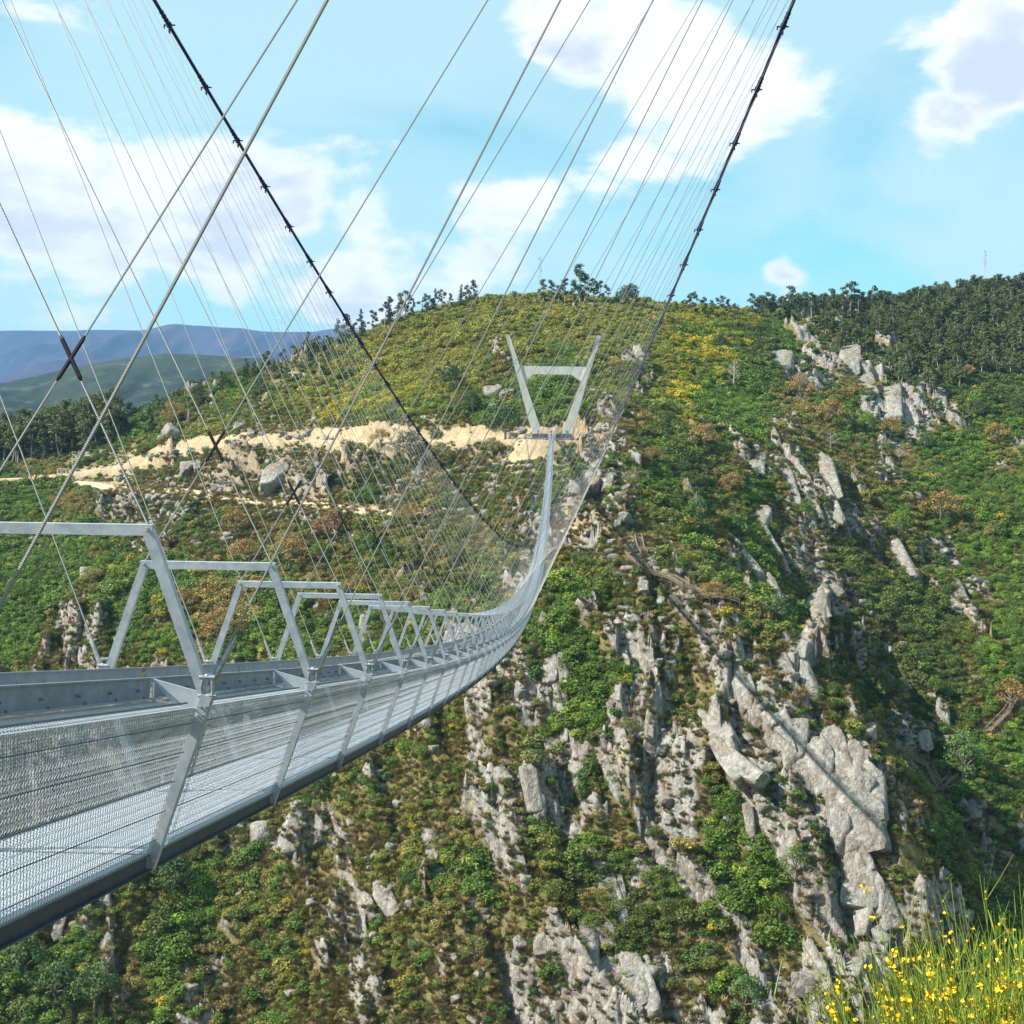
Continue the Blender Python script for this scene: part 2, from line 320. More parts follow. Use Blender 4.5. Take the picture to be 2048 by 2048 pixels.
# code: rock, dirt, grass, scrub density, tree-ness
CODE={'o':(.10,.02,.35,.95,0),'d':(.04,.0,.3,1.1,1),'g':(.08,.0,.5,1.1,.3),'m':(.42,.04,.25,.66,.15),'r':(.74,.0,.1,.42,.05),'s':(.33,.55,.15,.22,.05),'t':(.2,.55,.15,.3,0),'y':(.08,.02,.4,.95,0),'b':(.12,.02,.2,1.0,.4),'f':(.05,.0,.1,.9,1),'h':(.42,.12,.28,.48,.05)}
CT=np.array([[CODE[c] for c in r] for r in ROWS]); CCH=np.array([[ord(c) for c in r] for r in ROWS])
def look(P,jit=26):
    u,v=proj(P); x,y=P[...,0],P[...,1]
    u=u+fbm(x*.06,y*.06,31,4)*jit*2; v=v+fbm(x*.06,y*.06,77,4)*jit*2
    fx=np.clip((u-32)/64,0,30.999);fy=np.clip((v-608)/64,0,len(ROWS)-1.001);i=fx.astype(int);j=fy.astype(int);a=(fx-i)[...,None];b=(fy-j)[...,None]
    val=(CT[j,i]*(1-a)+CT[j,i+1]*a)*(1-b)+(CT[j+1,i]*(1-a)+CT[j+1,i+1]*a)*b
    ch=CCH[np.clip(np.round(fy).astype(int),0,len(ROWS)-1),np.clip(np.round(fx).astype(int),0,31)]
    far=(y>120); return val,ch
def detail(x,y,z):
    P=np.stack([x,y,z],-1); val,ch=look(P); rk=val[...,0]
    vis=sstep(275,300,y)*(1-sstep(1000,1100,y))
    wx=x+fbm(x*.025,y*.025,3,3)*9; wy=y+fbm(x*.025,y*.025,8,3)*9
    b=wx*.90+wy*.43; a=wx*.43-wy*.90
    lower=sstep(-20,-70,z)
    h=fbm(x*.03,y*.03,1,5,.5)*3.0
    for per,amp,sd in((30,8.5,0),(12,3.2,4)):
        p=b/per+vnoise(a*.03,b*.02,50+sd)*1.6; fr=p-np.floor(p); saw=np.where(fr<.78,fr/.78,(1-fr)/.22)
        am=vnoise(a*.035,np.floor(p)*3.3+.5,60+sd); h=h+(saw-.5)*amp*sstep(.25,.75,am)*(.25+1.1*rk)*(.3+.9*lower)
    c0,e0,t0=cells(b/10.,a/27.,20); c1,e1,t1=cells(b/4.6,a/10.,21); c2,e2,t2=cells(b/2.3,a/4.5,22)
    ani=fbm(b/9.,a/34.,45,4,.6)
    rr=sstep(.38,.56,rk*.92+ani*.50+(c0-.5)*.26+fbm(x*.05,y*.05,44,3)*.12)
    h=h+rr*(1.6+(c0-.5)*5.5+t0*13.+(c1-.5)*2.6+t1*4.5-sstep(.10,.0,e1)*1.2+(c2-.5)*2.0+t2*2.6-sstep(.08,.0,e2)*.35)
    h=h+fbm(x*.35,y*.35,91,4,.6)*.5
    return h*vis, val, rr
def densify(pts,step=3.):
    out=[]
    for p,q_ in zip(pts[:-1],pts[1:]):
        n=max(1,int(np.linalg.norm(q_-p)/step)); out+=[p+(q_-p)*i/n for i in range(n)]
    return np.array(out+[pts[-1]])
def hit(u,v,fn=None,y0=285.,y1=1150.):
    d=ray(u,v); Y=np.arange(y0,y1,1.0); P=d[None,:]*(Y/d[1])[:,None]; z=(fn or base)(P[:,0],P[:,1]); k=np.argmax(P[:,2]<z)
    if P[k,2]>=z[k]: k=np.argmin(np.abs(P[:,2]-z)+ (Y<600)*1e3)
    return np.array([P[k,0],P[k,1],z[k]])
def linepts(L): return densify(np.array([hit(*p) for p in L]))
ROADP=linepts([(-60,962),(60,955),(150,952),(215,940),(300,915),(380,903),(450,893),(540,882),(610,878),(700,886),(800,886),(900,882),(1000,876),(1065,874)])
PATHP=linepts([(150,965),(220,975),(310,983),(420,996),(500,1005),(600,1012),(680,1017),(760,1027),(860,1033)])
PATH2=linepts([(1120,1056),(1180,1070),(1240,1080),(1300,1083),(1345,1088)])
def linedist(x,y,L):
    dmin=np.full(x.shape,1e9);zz=np.zeros(x.shape); fl=(x>L[:,0].min()-30)&(x<L[:,0].max()+30)&(y>L[:,1].min()-30)&(y<L[:,1].max()+30)
    xs,ys=x[fl],y[fl]; dm=np.full(xs.shape,1e9); z_=np.zeros(xs.shape)
    for p in L:
        d=np.hypot(xs-p[0],ys-p[1]); m_=d<dm; dm=np.where(m_,d,dm); z_=np.where(m_,p[2],z_)
    dmin[fl]=dm; zz[fl]=z_; return dmin,zz
def smoothz(L,n=9):
    z=np.pad(L[:,2],n,'edge'); L[:,2]=np.convolve(z,np.ones(2*n+1)/(2*n+1),'valid'); return L
for L in(ROADP,PATHP,PATH2): smoothz(L)
TB=np.array([-3.507+.0,516.0,-1.2])   # far tower platform
def H(x,y,full=False):
    x=np.asarray(x,float);y=np.asarray(y,float); z0=base(x,y); h,val,rr=detail(x,y,z0); z=z0+h
    rk=rr*.75+val[...,0]*.3; dirt=val[...,1].copy(); gr=val[...,2].copy(); den=val[...,3].copy()
    for L,w1,w2,dw in((ROADP,3.6,4.2,8.5),(PATHP,2.0,6.0,1.6),(PATH2,1.6,3.,1.4)):
        d,zl=linedist(x,y,L); f=1-sstep(w1,w1+w2,d); z=z*(1-f)+(zl if w1>2 else z0)*f; 
        up=(z>zl+.2); dd=1-sstep(w1+1,w1+dw,d+fbm(x*.12,y*.12,15,3)*2.5); dirt=np.maximum(dirt,dd*np.where(up,1.,.7)*(1. if dw>3 else .55)); rk=rk*(1-dd*.8); den=den*(1-sstep(.2,.9,dd)); den=np.where(d<w1+1.2,0,den)
    d=np.hypot((x-TB[0])/1.3,(y-TB[1]-2)); f=1-sstep(9,14,d); z=z*(1-f)+(TB[2]-2.2)*f
    dd=1-sstep(10,26,d+fbm(x*.1,y*.1,19,3)*9); dirt=np.maximum(dirt,dd*.75); den=den*(1-dd*.7)
    # ground under the near viewpoint
    f=1-sstep(4,12,np.hypot(x,np.maximum(y,0))); z=np.where(y<14,z*(1-f)+(-2.0-.25*np.maximum(y,0))*f,z)
    if full: return z,rk,dirt,gr,den
    return z
th=np.concatenate([np.linspace(-180,-26,60)[:-1],np.linspace(-26,25,770),np.linspace(25,180,60)[1:]])*math.pi/180
rr_=np.concatenate([np.geomspace(1.5,285,70)[:-1],np.arange(285,480,.62),np.arange(480,620,.8),np.arange(620,900,1.8),np.geomspace(902,2600,30)])
RR,TH=np.meshgrid(rr_,th,indexing='ij'); TX_=RR*np.sin(TH);TY_=RR*np.cos(TH)
Z,RK,DI,GRS,DEN=H(TX_,TY_,True)
nr,nt_=RR.shape; idx=np.arange(nr*nt_).reshape(nr,nt_)
Fq=np.stack([idx[:-1,:-1],idx[:-1,1:],idx[1:,1:],idx[1:,:-1]],-1).reshape(-1,4)[:,::-1]
# drop a small inner hole by a fan
V=np.stack([TX_,TY_,Z],-1).reshape(-1,3)
ground=mesh_obj('ground',V,Fq.copy(),'hillside',smooth=False)
ca=ground.data.color_attributes.new('mask','FLOAT_COLOR','POINT'); ca.data.foreach_set('color',np.stack([RK,DI,GRS,np.ones_like(RK)],-1).ravel().astype(np.float32))
tag(ground,'steep rocky gorge side with scrub, scree and dry grass','ground',kind='structure')
def hitH(u,v):
    d=ray(u,v); Y=np.arange(285,1150,.8); P=d[None,:]*(Y/d[1])[:,None]; z=H(P[:,0],P[:,1]); k=np.argmax(P[:,2]<z)
    if P[k,2]>=z[k]: k=np.argmin(np.abs(P[:,2]-z)+(Y<600)*1e3)
    return np.array([P[k,0],P[k,1],z[k]])
def crest(u):   # skyline point of the near hills in column u
    best=None
    for v in range(540,960,3):
        d=ray(u,v); Y=np.arange(560,1000,3.); P=d[None,:]*(Y/d[1])[:,None]; z=base(P[:,0],P[:,1])
        if (P[:,2]<z).any(): k=np.argmax(P[:,2]<z); return np.array([P[k,0],P[k,1],float(H(P[k:k+1,0],P[k:k+1,1])[0])]),v
river=mesh_obj('river',[(-900,205,-174.5),(900,205,-174.5),(900,275,-174.5),(-900,275,-174.5)],[(0,1,2,3)],'river_water'); tag(river,'dark river at the bottom of the gorge','river',kind='structure')
def ribbon(name,L,w,mat,off,label,cat,flat=True):
    n=len(L); T=np.gradient(L[:,:2],axis=0); T/=np.linalg.norm(T,axis=1)[:,None]; N=np.c_[-T[:,1],T[:,0]]; V=[]
    cols=6
    for i in range(n):
        for c in range(cols):
            s_=(c/(cols-1)-.5)*w*(1+.25*math.sin(i*.9+c*7)*(c in(0,cols-1))); p=L[i,:2]+N[i]*s_; V.append((p[0],p[1],(L[i,2] if flat else float(base(p[0:1],p[1:2])[0]))+off-(.3 if c in(0,cols-1) else 0)))
    Fc=[(i*cols+c,i*cols+c+1,(i+1)*cols+c+1,(i+1)*cols+c) for i in range(n-1) for c in range(cols-1)]
    o=mesh_obj(name,V,Fc,mat); tag(o,label,cat,kind='structure'); return o
ribbon('road',ROADP,6.5,'gravel_road',.12,'tan dirt road cut along the hillside up to the far tower','road')
ribbon('path',PATHP,3.4,'track',.35,'narrow pale footpath crossing the slope below the road','path',False)
ribbon('path',PATH2,3.0,'track',.35,'short pale footpath leading to the wooden stairway','path',False)
#MARK_A
# ------------------------------------------------------------------ far hills
def farhill(name,sky_pts,yc,mat,label,depth,ext,nx,ny,amp,fs,floor):
    U=np.array([p[0] for p in sky_pts],float);Vv=np.array([p[1] for p in sky_pts],float)
    pts=np.array([hp(u,v,yc) for u,v in sky_pts]); xs=np.linspace(pts[0,0]-ext,pts[-1,0]+ext,nx); zc=np.interp(xs,pts[:,0],pts[:,2])
    k=np.ones(7)/7; zc=np.convolve(np.pad(zc,3,'edge'),k,'valid')
    ys=np.linspace(yc-depth,yc+depth*.8,ny); X,Y=np.meshgrid(xs,ys); s_=(Y-yc)/depth
    prof=np.where(s_<0,1-np.abs(s_)**1.15,1-np.abs(s_)**1.4*1.2)
    Zc=np.broadcast_to(zc,X.shape); rel=fbm(X*fs,Y*fs*.55,int(yc)%97,6,.52)
    ridg=np.abs(fbm(X*fs*1.3,Y*fs*.35,int(yc)%91+3,5,.55))
    Z_=floor+(Zc-floor)*prof+amp*(rel*.8-ridg*1.3)*np.clip(np.abs(s_)*4,0,1)+amp*.10*rel
    V=np.stack([X,Y,Z_],-1).reshape(-1,3); i=np.arange(nx*ny).reshape(ny,nx)
    o=mesh_obj(name,V,np.stack([i[:-1,:-1],i[:-1,1:],i[1:,1:],i[1:,:-1]],-1).reshape(-1,4).copy(),mat,smooth=True); tag(o,label,'hills',kind='structure')
farhill('hills',[(-500,800),(-200,790),(0,768),(100,748),(200,727),(330,708),(400,707),(480,714),(560,716),(640,724),(760,735),(1000,760)],3200,'far_forest','mid distance forested ridge behind the near hill',1500,300,260,160,70,.0022,-180)
farhill('hills',[(-500,830),(-100,835),(0,835),(80,838),(160,842),(260,850),(380,860),(500,880)],1900,'far_forest','dark lower wooded slope beyond the bench',700,200,200,90,30,.005,-200)
farhill('mountains',[(-700,668),(-200,665),(0,661),(100,657),(190,655),(290,659),(312,655),(345,646),(378,652),(420,656),(560,661),(640,664),(668,656),(700,657),(760,668),(1100,690)],9500,'far_heath_hazed','long blue mountain range on the horizon',4200,1500,360,200,330,.0009,-150)
farhill('mountains',[(-500,750),(0,752),(60,735),(120,722),(200,716),(260,712),(330,716),(420,722),(480,712),(540,705),(620,722),(700,735)],6000,'far_heath_hazed','purple heath foothills below the mountain range',1700,500,240,120,120,.0016,-180)
# ------------------------------------------------------------------ bridge
CX=3.5074; Y0=9.3516; S=516.; SP=S/127; ZA=.1023; SAG=22.3239; YA=-2.7279
def zn(y): t_=(y-YA)/S; return ZA-4*SAG*t_*(1-t_)
def cabz(y): u=2*(y-YA)/S-1; return ZA-19.6247+(35.9599+19.6247)*u*u
def cabx(y): u=2*(y-YA)/S-1; return 2.0586+(17.2308-2.0586)*u*u
def cabp(y,s): return np.array([-CX+s*cabx(y),y,cabz(y)])
bridge=empty('footbridge',(-CX,YA,zn(YA))); tag(bridge,'long steel suspension footbridge hung from two dark cables across the gorge','footbridge')
K0,K1=-3,124
fy=[Y0+SP*k for k in range(K0,K1+1)]
def at(y,X,v): return np.array([-CX+X,y,zn(y)+v])
NB,NC,NP,HP,HF=1.0621,.637,.6415,1.212,1.19
def diamonds(P00,P10,P01,P11,nu,nv,wd,th,name,parent,loc,mat='steel_light'):
    # expanded metal: rhombic strands over a bilinear quad; u along the bridge, v across
    P00,P10,P01,P11=[np.array(p,float) for p in(P00,P10,P01,P11)]
    def pos(u,v): return (P00*(1-u)+P10*u)*(1-v)+(P01*(1-u)+P11*u)*v
    nrm_=np.cross(P10-P00,P01-P00); nrm_/=np.linalg.norm(nrm_)
    V=[];seg=[]
    i,j=np.meshgrid(np.arange(nu),np.arange(nv)); i=i.ravel();j=j.ravel()
    A=[];B=[]
    for (a0,b0,a1,b1) in((0,.5,.5,0),(.5,0,1,.5),(1,.5,.5,1),(.5,1,0,.5)):
        A.append(np.c_[(i+a0)/nu,(j+b0)/nv]);B.append(np.c_[(i+a1)/nu,(j+b1)/nv])
    A=np.vstack(A);B=np.vstack(B)
    def PP(q): u=q[:,:1];v=q[:,1:]; return (P00*(1-u)+P10*u)*(1-v)+(P01*(1-u)+P11*u)*v
    a=PP(A);b=PP(B);d=b-a;d/=np.linalg.norm(d,axis=1)[:,None]; s=np.cross(d,nrm_); s/=np.linalg.norm(s,axis=1)[:,None]
    n3=nrm_*th/2
    V=np.stack([a-s*wd/2-n3,a+s*wd/2-n3*.2,a+s*0+n3,b-s*wd/2-n3,b+s*wd/2-n3*.2,b+n3],1).reshape(-1,3)
    m_=len(a); o=np.arange(m_)[:,None]*6
    Fc=np.concatenate([o+np.array([[0,3,5,2]]),o+np.array([[2,5,4,1]]),o+np.array([[1,4,3,0]])])
    return mesh_obj(name,V,Fc.astype(int),mat,parent,loc=loc)
for n_,k in enumerate(range(K0,K1+1)):
    ya=fy[n_]; yb=ya+SP; last=(k==K1)
    L0=tuple(at(ya,0,0)); md=empty('deck_module',L0,bridge)
    near=k<=0; mid=k<=8; far=k>40
    # portal frame
    b=MB(); wd=.075
    tl,tr=at(ya,-NP,HP),at(ya,NP,HP)
    for s,tp in((-1,tl),(1,tr)): b.beam(at(ya,s*(NB-.03),.08),tp,wd,wd,(0,1,0))
    b.beam(tl-(wd/2,0,0),tr+(wd/2,0,0),wd*1.02,wd*1.02)
    if mid:
        for s in(-1,1):
            b.box(at(ya-.045,s*NP,HP),.02,.02,.02)
    b.build('portal_frame','steel',md,L0)
    for s in(-1,1):
        b=MB(); p,q=at(ya,s*NB,.06),at(ya,s*NC,-HF+.0)
        if mid:   # open channel: web towards the camera, two flanges
            d=(q-p)/np.linalg.norm(q-p); x=np.cross(d,(0,1,0)); x/=np.linalg.norm(x)
            b.beam(p-(0,.05,0),q-(0,.05,0),.078,.012,(0,1,0)); 
            for e in(-1,1): b.beam(p+x*e*.035,q+x*e*.035,.10,.008,x)
        else: b.beam(p,q,.08,.09,(0,1,0))
        if k<=5:
            for f in(.06,.11,.89,.94):
                c_=p+(q-p)*f; b.tube([c_+(.018,-.055,0),c_+(.018,-.066,0)],.009,6); b.tube([c_+(-.018,-.055,0),c_+(-.018,-.066,0)],.009,6)
        b.build('post','steel',md,L0)
        b=MB(); b.prism([at(ya-.03,s*.66,.17),at(ya-.03,s*(NB+.02),.06),at(ya-.03,s*(NB+.02),-.05),at(ya-.03,s*.84,-.03)],(0,.012,0)); b.build('gusset_plate','steel_light',md,L0)
        # shackle and rope socket
        b=MB(); c=at(ya,s*(NB+.0),.09)
        if k<=14:
            for e in(-1,1):
                b.tube([c+(e*.035,-.03,-.05),c+(e*.04,-.035,.03),c+(e*.03,-.03,.09),c+(0,-.03,.115)],.012,6)
            b.tube([c+(-.065,-.03,-.03),c+(.065,-.03,-.03)],.014,6); b.tube([c+(-.055,-.03,.10),c+(.055,-.03,.10)],.016,6)
            b.box(c+np.array((0,-.0,-.06)),.05,.07,.07)
        else: b.box(c+np.array((0,0,.02)),.06,.06,.16)
        tp=cabp(ya+7.2*(1-2*(ya-YA)/S),s); d=(tp-c)/np.linalg.norm(tp-c)
        b.tube([c+d*.06,c+d*.12,c+d*.34,c+d*.42],[.016,.024,.020,.010],8 if mid else 4)
        b.build('rope_shackle','steel_bolt' if mid else 'steel',md,L0)
    b=MB(); b.beam(at(ya,-NC-.03,-HF+.035),at(ya,NC+.03,-HF+.035),.09,.07); b.build('cross_beam','steel_dark',md,L0)
    if last: continue
    for s in(-1,1):
        nsx=max(1,1)
        b=MB(); e0,e1=ya+.05,yb-.05
        # angle rail: upright web + outward flange + cap
        b.beam(at(e0,s*.66,.095),at(e1,s*.66,.095),.008,.13); b.beam(at(e0,s*.71,.03),at(e1,s*.71,.03),.10,.007); b.beam(at(ya,s*.655,.167),at(yb,s*.655,.167),.035,.012)
        if k<=3:
            for i in range(7):
                yy=ya+.3+i*.57; 
                b.tube([at(yy,s*.66-.004*s,.09),at(yy,s*.66+.03*s,.09)],.011,6); b.tube([at(yy,s*.715,.03),at(yy,s*.715,.055)],.011,6)
        b.build('handrail','steel_shaded',md,L0)
        b=MB(); b.beam(at(e0+.03,s*(NC+.0),-HF+.05),at(e1-.03,s*(NC+.0),-HF+.05),.012,.10); b.beam(at(e0,s*(NC+.02),-HF+.0),at(e1,s*(NC+.02),-HF+.0),.05,.010); b.beam(at(e0+.02,s*(NC+.015),-HF+.105),at(e1-.02,s*(NC+.015),-HF+.105),.035,.010)
        b.build('edge_channel','steel_dark',md,L0)
        m0,m1=ya+.05,yb-.115
        A,B_=(.69,.01),(1.0,-.03); C_=(.675,-HF+.12)
        nu,nv1,nv2,wd,th=(92,5,18,.0082,.003) if near and k>=-2 else ((50,3,10,.0165,.003) if mid else (20,1,6,.046,.004))
        if k>24: nu,nv1,nv2,wd=10,1,3,.09
        diamonds(at(m0,s*A[0],A[1]),at(m1,s*A[0],A[1]),at(m0,s*B_[0],B_[1]),at(m1,s*B_[0],B_[1]),nu,nv1,wd,th,'shelf_mesh',md,L0)
        diamonds(at(m0,s*B_[0],B_[1]),at(m1,s*B_[0],B_[1]),at(m0,s*C_[0],C_[1]),at(m1,s*C_[0],C_[1]),nu,nv2,wd,th,'side_mesh',md,L0)
        if k<=24:
            b=MB()
            for f in(.1,.3,.5,.7,.9): 
                X=B_[0]+(C_[0]-B_[0])*f+.02; v=B_[1]+(C_[1]-B_[1])*f; b.tube([at(ya+.12,s*X,v),at(yb-.12,s*X,v)],.0038,4); b.tube([at(ya+.12,s*X,v),at(ya-.02,s*(X+.03),v+.03)],.0038,4)
            b.tube([at(ya+.1,s*.93,.0),at(yb-.06,s*.93,.0)],.006,4)
            b.build('guard_wires','steel_dark',md,L0)
    if mid:
        b=MB(); nb=44 if near else 28
        for i in range(nb):
            yy=ya+.05+(SP-.1)*(i+.5)/nb; b.beam(at(yy,-NC+.02,-HF+.095),at(yy,NC-.02,-HF+.095),.06 if near else .10,.006)
        for i in range(9): X=-NC+.06+i*(2*NC-.12)/8; b.beam(at(ya+.04,X,-HF+.077),at(yb-.04,X,-HF+.077),.006,.03)
        b.build('floor_grating','steel_light',md,L0)
    else:
        b=MB(); b.beam(at(ya+.04,0,-HF+.085),at(yb-.04,0,-HF+.085),2*NC-.04,.02)
        for i in range(4): b.beam(at(ya+SP*(i+.5)/4,-NC+.02,-HF+.105),at(ya+SP*(i+.5)/4,NC-.02,-HF+.105),.05,.02)
        b.build('floor_grating','steel_light',md,L0)
# main cables, clamps, hangers
for s in(-1,1):
    ys=np.linspace(YA,YA+S,260); b=MB(); b.tube([cabp(y,s) for y in ys],.07,8); b.build('main_cable','cable_dark',bridge,tuple(cabp(YA,s)),smooth=True)
for n_,k in enumerate(range(K0,K1+1)):
    ya=fy[n_]
    for s in(-1,1):
        yt=ya+7.2*(1-2*(ya-YA)/S); c=cabp(yt,s); c2=cabp(yt-.3,s); dd=(c2-c)/np.linalg.norm(c2-c)
        if k<80:
            b=MB(); b.tube([c,c+dd*.14],.12,8); b.box(c+np.array((0,0,-.17)),.05,.12,.20); b.tube([c,c+dd*.9],.08,6); b.tube([c+dd*.32,c+dd*.37],.10,8);b.tube([c+dd*.55,c+dd*.60],.10,8);b.tube([c+dd*.8,c+dd*.85],.095,8); b.tube([c+(-.22,0,.02),c+(.22,0,.02)],.03,6)
            b.tube([c+(-.2,0,.02),c+(-.2,0,-.1)],.03,6)
            b.build('cable_clamp','cable_dark',bridge,tuple(c))
        r=.0082 if k<4 else .0075
        p=at(ya,s*NB,.13); b=MB(); b.tube([p,c+np.array((0,0,-.25))],r,5 if k<20 else 3,False); b.build('hanger','rope',bridge,tuple(p))
        # crossed hanger: portal corner to the opposite cable
        p=at(ya,-s*NP,HP+.03); e=c+np.array((0,0,-.25)); b=MB(); b.tube([p,e],r*.95,5 if k<20 else 3,False); h=b.build('crossed_hanger','rope',bridge,tuple(p))
        if k<14:
            tt=(0-(-s*NP))/((e[0]+CX)-(-s*NP)); xp=p+(e-p)*tt; d=(e-p)/np.linalg.norm(e-p); b=MB(); b.tube([xp-d*.19,xp-d*.16,xp+d*.16,xp+d*.19],[.008,.017,.017,.008],6)
            b.build('crossing_sleeve','sleeve_black',bridge,tuple(xp))
# ------------------------------------------------------------------ towers
def tower(yb,sgn,label):
    tz=zn(yb)-1.15; T=empty('bridge_tower',(-CX,yb+sgn*2,tz-1.2)); tag(T,label,'bridge tower','concrete bridge towers')
    P=lambda X,Y,Z:np.array([-CX+X,yb+sgn*Y,tz+Z])
    topz=37.1-.1
    for s in(-1,1):
        b=MB()   # tapering leg: deeper near its foot, splayed outwards
        A=[(s*3.7,-.0),(s*7.5,-.0)];B=[(s*16.6,topz),(s*17.9,topz)]
        q=[P(A[0][0],.8,A[0][1]),P(A[1][0],.8,A[1][1]),P(A[1][0],3.8,A[1][1]),P(A[0][0],3.8,A[0][1])]
        w_=[P(B[0][0],-.2+.2,B[0][1]),P(B[1][0],0,B[1][1]),P(B[1][0],1.3,B[1][1]),P(B[0][0],1.3,B[0][1])]
        rings=[]; N_=12
        for i in range(N_+1):
            f=i/N_; rings.append([q[j]*(1-f)+w_[j]*f for j in range(4)])
        Vv=[v for r in rings for v in r]; Fc=[(i*4+j,i*4+(j+1)%4,(i+1)*4+(j+1)%4,(i+1)*4+j) for i in range(N_) for j in range(4)]+[(0,1,2,3),(N_*4,N_*4+1,N_*4+2,N_*4+3)]
        if s*sgn<0: Fc=[f[::-1] for f in Fc]
        b.add(Vv,Fc); b.build('leg','concrete',T,tuple(P(s*5.6,2,0)))
        b=MB(); c=P(s*17.2,.6,topz); b.box(c+np.array((0,0,.35)),1.1,1.2,.7); b.tube([c+(0,-.9,.3),c+(0,.9,.3)],.22,8); b.build('cable_saddle','steel_dark',T,tuple(c))
        if s>0:
            b=MB()
            for e in(0,.7): b.beam(P(10.7-e,.2,25.2),P(16.1-e,-.3,37.),.07,.07)
            for i in range(30): f=i/30; b.beam(P(10.7+5.4*f,.2-.5*f,25.2+11.8*f),P(10.0+5.4*f,.2-.5*f,25.2+11.8*f),.06,.06)
            b.build('ladder','galv',T,tuple(P(11,.2,25)))
    # haunched cross beam
    zb,zt=21.9,25.2; X1=12.3; pl=[(-X1,zt),(X1,zt),(X1-1.0,zt-6.6+.6),(7.,zt-3.0),(-7.,zt-3.0),(-X1+1.0,zt-6.0)]
    b=MB(); b.prism([P(x,.7,z) for x,z in pl],(0,sgn*1.6,0)); b.build('cross_beam','concrete',T,tuple(P(0,1,zt)))
    b=MB()
    for i in range(25): x=-11.5+i*23/24; b.beam(P(x,.8,zt),P(x,.8,zt+1.0),.05,.05)
    b.beam(P(-11.5,.8,zt+1.0),P(11.5,.8,zt+1.0),.05,.05); b.build('beam_railing','galv',T,tuple(P(0,.8,zt)))
    b=MB(); b.box(P(0,2.6,-1.15),15.6,6.0,1.5); b.box(P(0,2.6,-3.2),14.4,5.2,2.6); b.build('platform','concrete',T,tuple(P(0,2.6,-1)))
    for i in range(5):
        if i==2: continue
        b=MB(); x0=-7.5+i*3.0+(0 if i<2 else 0); b.box(P(x0+1.5,-.46,-.9),2.9,.08,1.5); b.build('cladding_panel','panel_grey',T,tuple(P(x0+1.5,-.46,-.9)))
    for s in(-1,1):
        b=MB()
        for i in range(7): x=s*(1.2+i*1.05); b.beam(P(x,-.3,-.4),P(x,-.3,.7),.05,.05)
        b.beam(P(s*1.2,-.3,.7),P(s*7.5,-.3,.7),.06,.06); b.beam(P(s*1.2,-.3,.2),P(s*7.5,-.3,.2),.04,.04); b.build('platform_railing','galv',T,tuple(P(s*4,-.3,0)))
    return T
tower(YA+S,1,'far V shaped concrete tower with a haunched cross beam on the opposite slope')
tower(YA,-1,'near concrete tower behind the viewpoint at the start of the footbridge')
# ------------------------------------------------------------------ wooden stairway on the rocks
def Hs(x,y): return float(H(np.array([x]),np.array([y]))[0])
BW=[]
def boardwalk(name,segs,label,grp=None,post=2.2,lift=1.3,width=2.2):
    root=None
    for L in segs: BW.append(densify(np.array([hitH(*p) for p in L]),1.5))
    for L in segs:
        P=np.array([hitH(*p) for p in L]); P[:,2]+=lift
        if root is None: root=empty(name,tuple(P[0])); tag(root,label,'boardwalk',grp)
        Q=densify(P,post)
        for i in range(len(Q)-1): Q[i,2]=max(Q[i,2],Hs(Q[i,0],Q[i,1])+.25)
        for a,b_ in zip(Q[:-1],Q[1:]):
            d=b_-a; h=np.array([d[0],d[1],0]); h/=np.linalg.norm(h)+1e-9; nn=np.array([-h[1],h[0],0])*width/2
            m=MB(); np_=max(3,int(np.linalg.norm(d)/.32))
            for k in range(np_): c=a+d*(k+.5)/np_; m.beam(c-nn,c+nn,.24,.05)
            for s in(-1,1): m.beam(a+nn*s*.9-(0,0,.12),b_+nn*s*.9-(0,0,.12),.08,.18)
            m.build('decking','wood',root,tuple((a+b_)/2))
            for s in(-1,1):
                m=MB()
                for hh in(1.05,.6): m.beam(a+nn*s+(0,0,hh),b_+nn*s+(0,0,hh),.10,.16)
                m.build('handrail','wood',root,tuple(a+nn*s))
        for a in Q:
            for s in(-1,1):
                i=min(len(Q)-2,int(np.argmin(np.linalg.norm(Q-a,axis=1)))); d=Q[i+1]-Q[i]; h=np.array([d[0],d[1],0]); h/=np.linalg.norm(h)+1e-9; nn=np.array([-h[1],h[0],0])*width/2*s
                m=MB(); p=a+nn; g_=Hs(p[0],p[1]); m.beam((p[0],p[1],min(g_-.2,a[2]-.3)),p+(0,0,1.1),.13,.13); m.build('post','wood',root,tuple(p))
    return root
boardwalk('wooden_stairway',[[(1276,1083),(1282,1108),(1288,1130)],[(1252,1118),(1275,1108),(1318,1112)],[(1256,1120),(1278,1138),(1300,1156),(1342,1165),(1372,1186),(1404,1204),(1440,1214),(1478,1220)]],'wooden stairway with handrails zigzagging down over pale boulders')
boardwalk('wooden_stairway',[[(1782,1505),(1820,1522),(1858,1545)],[(1858,1545),(1880,1590),(1908,1562)]],'short dark stretch of wooden stairway on the shaded cliff near the lone tree','lower stairways')
boardwalk('wooden_stairway',[[(2030,1408),(2012,1436),(1976,1474)]],'short timber stair flight on the slope at the right edge','lower stairways')
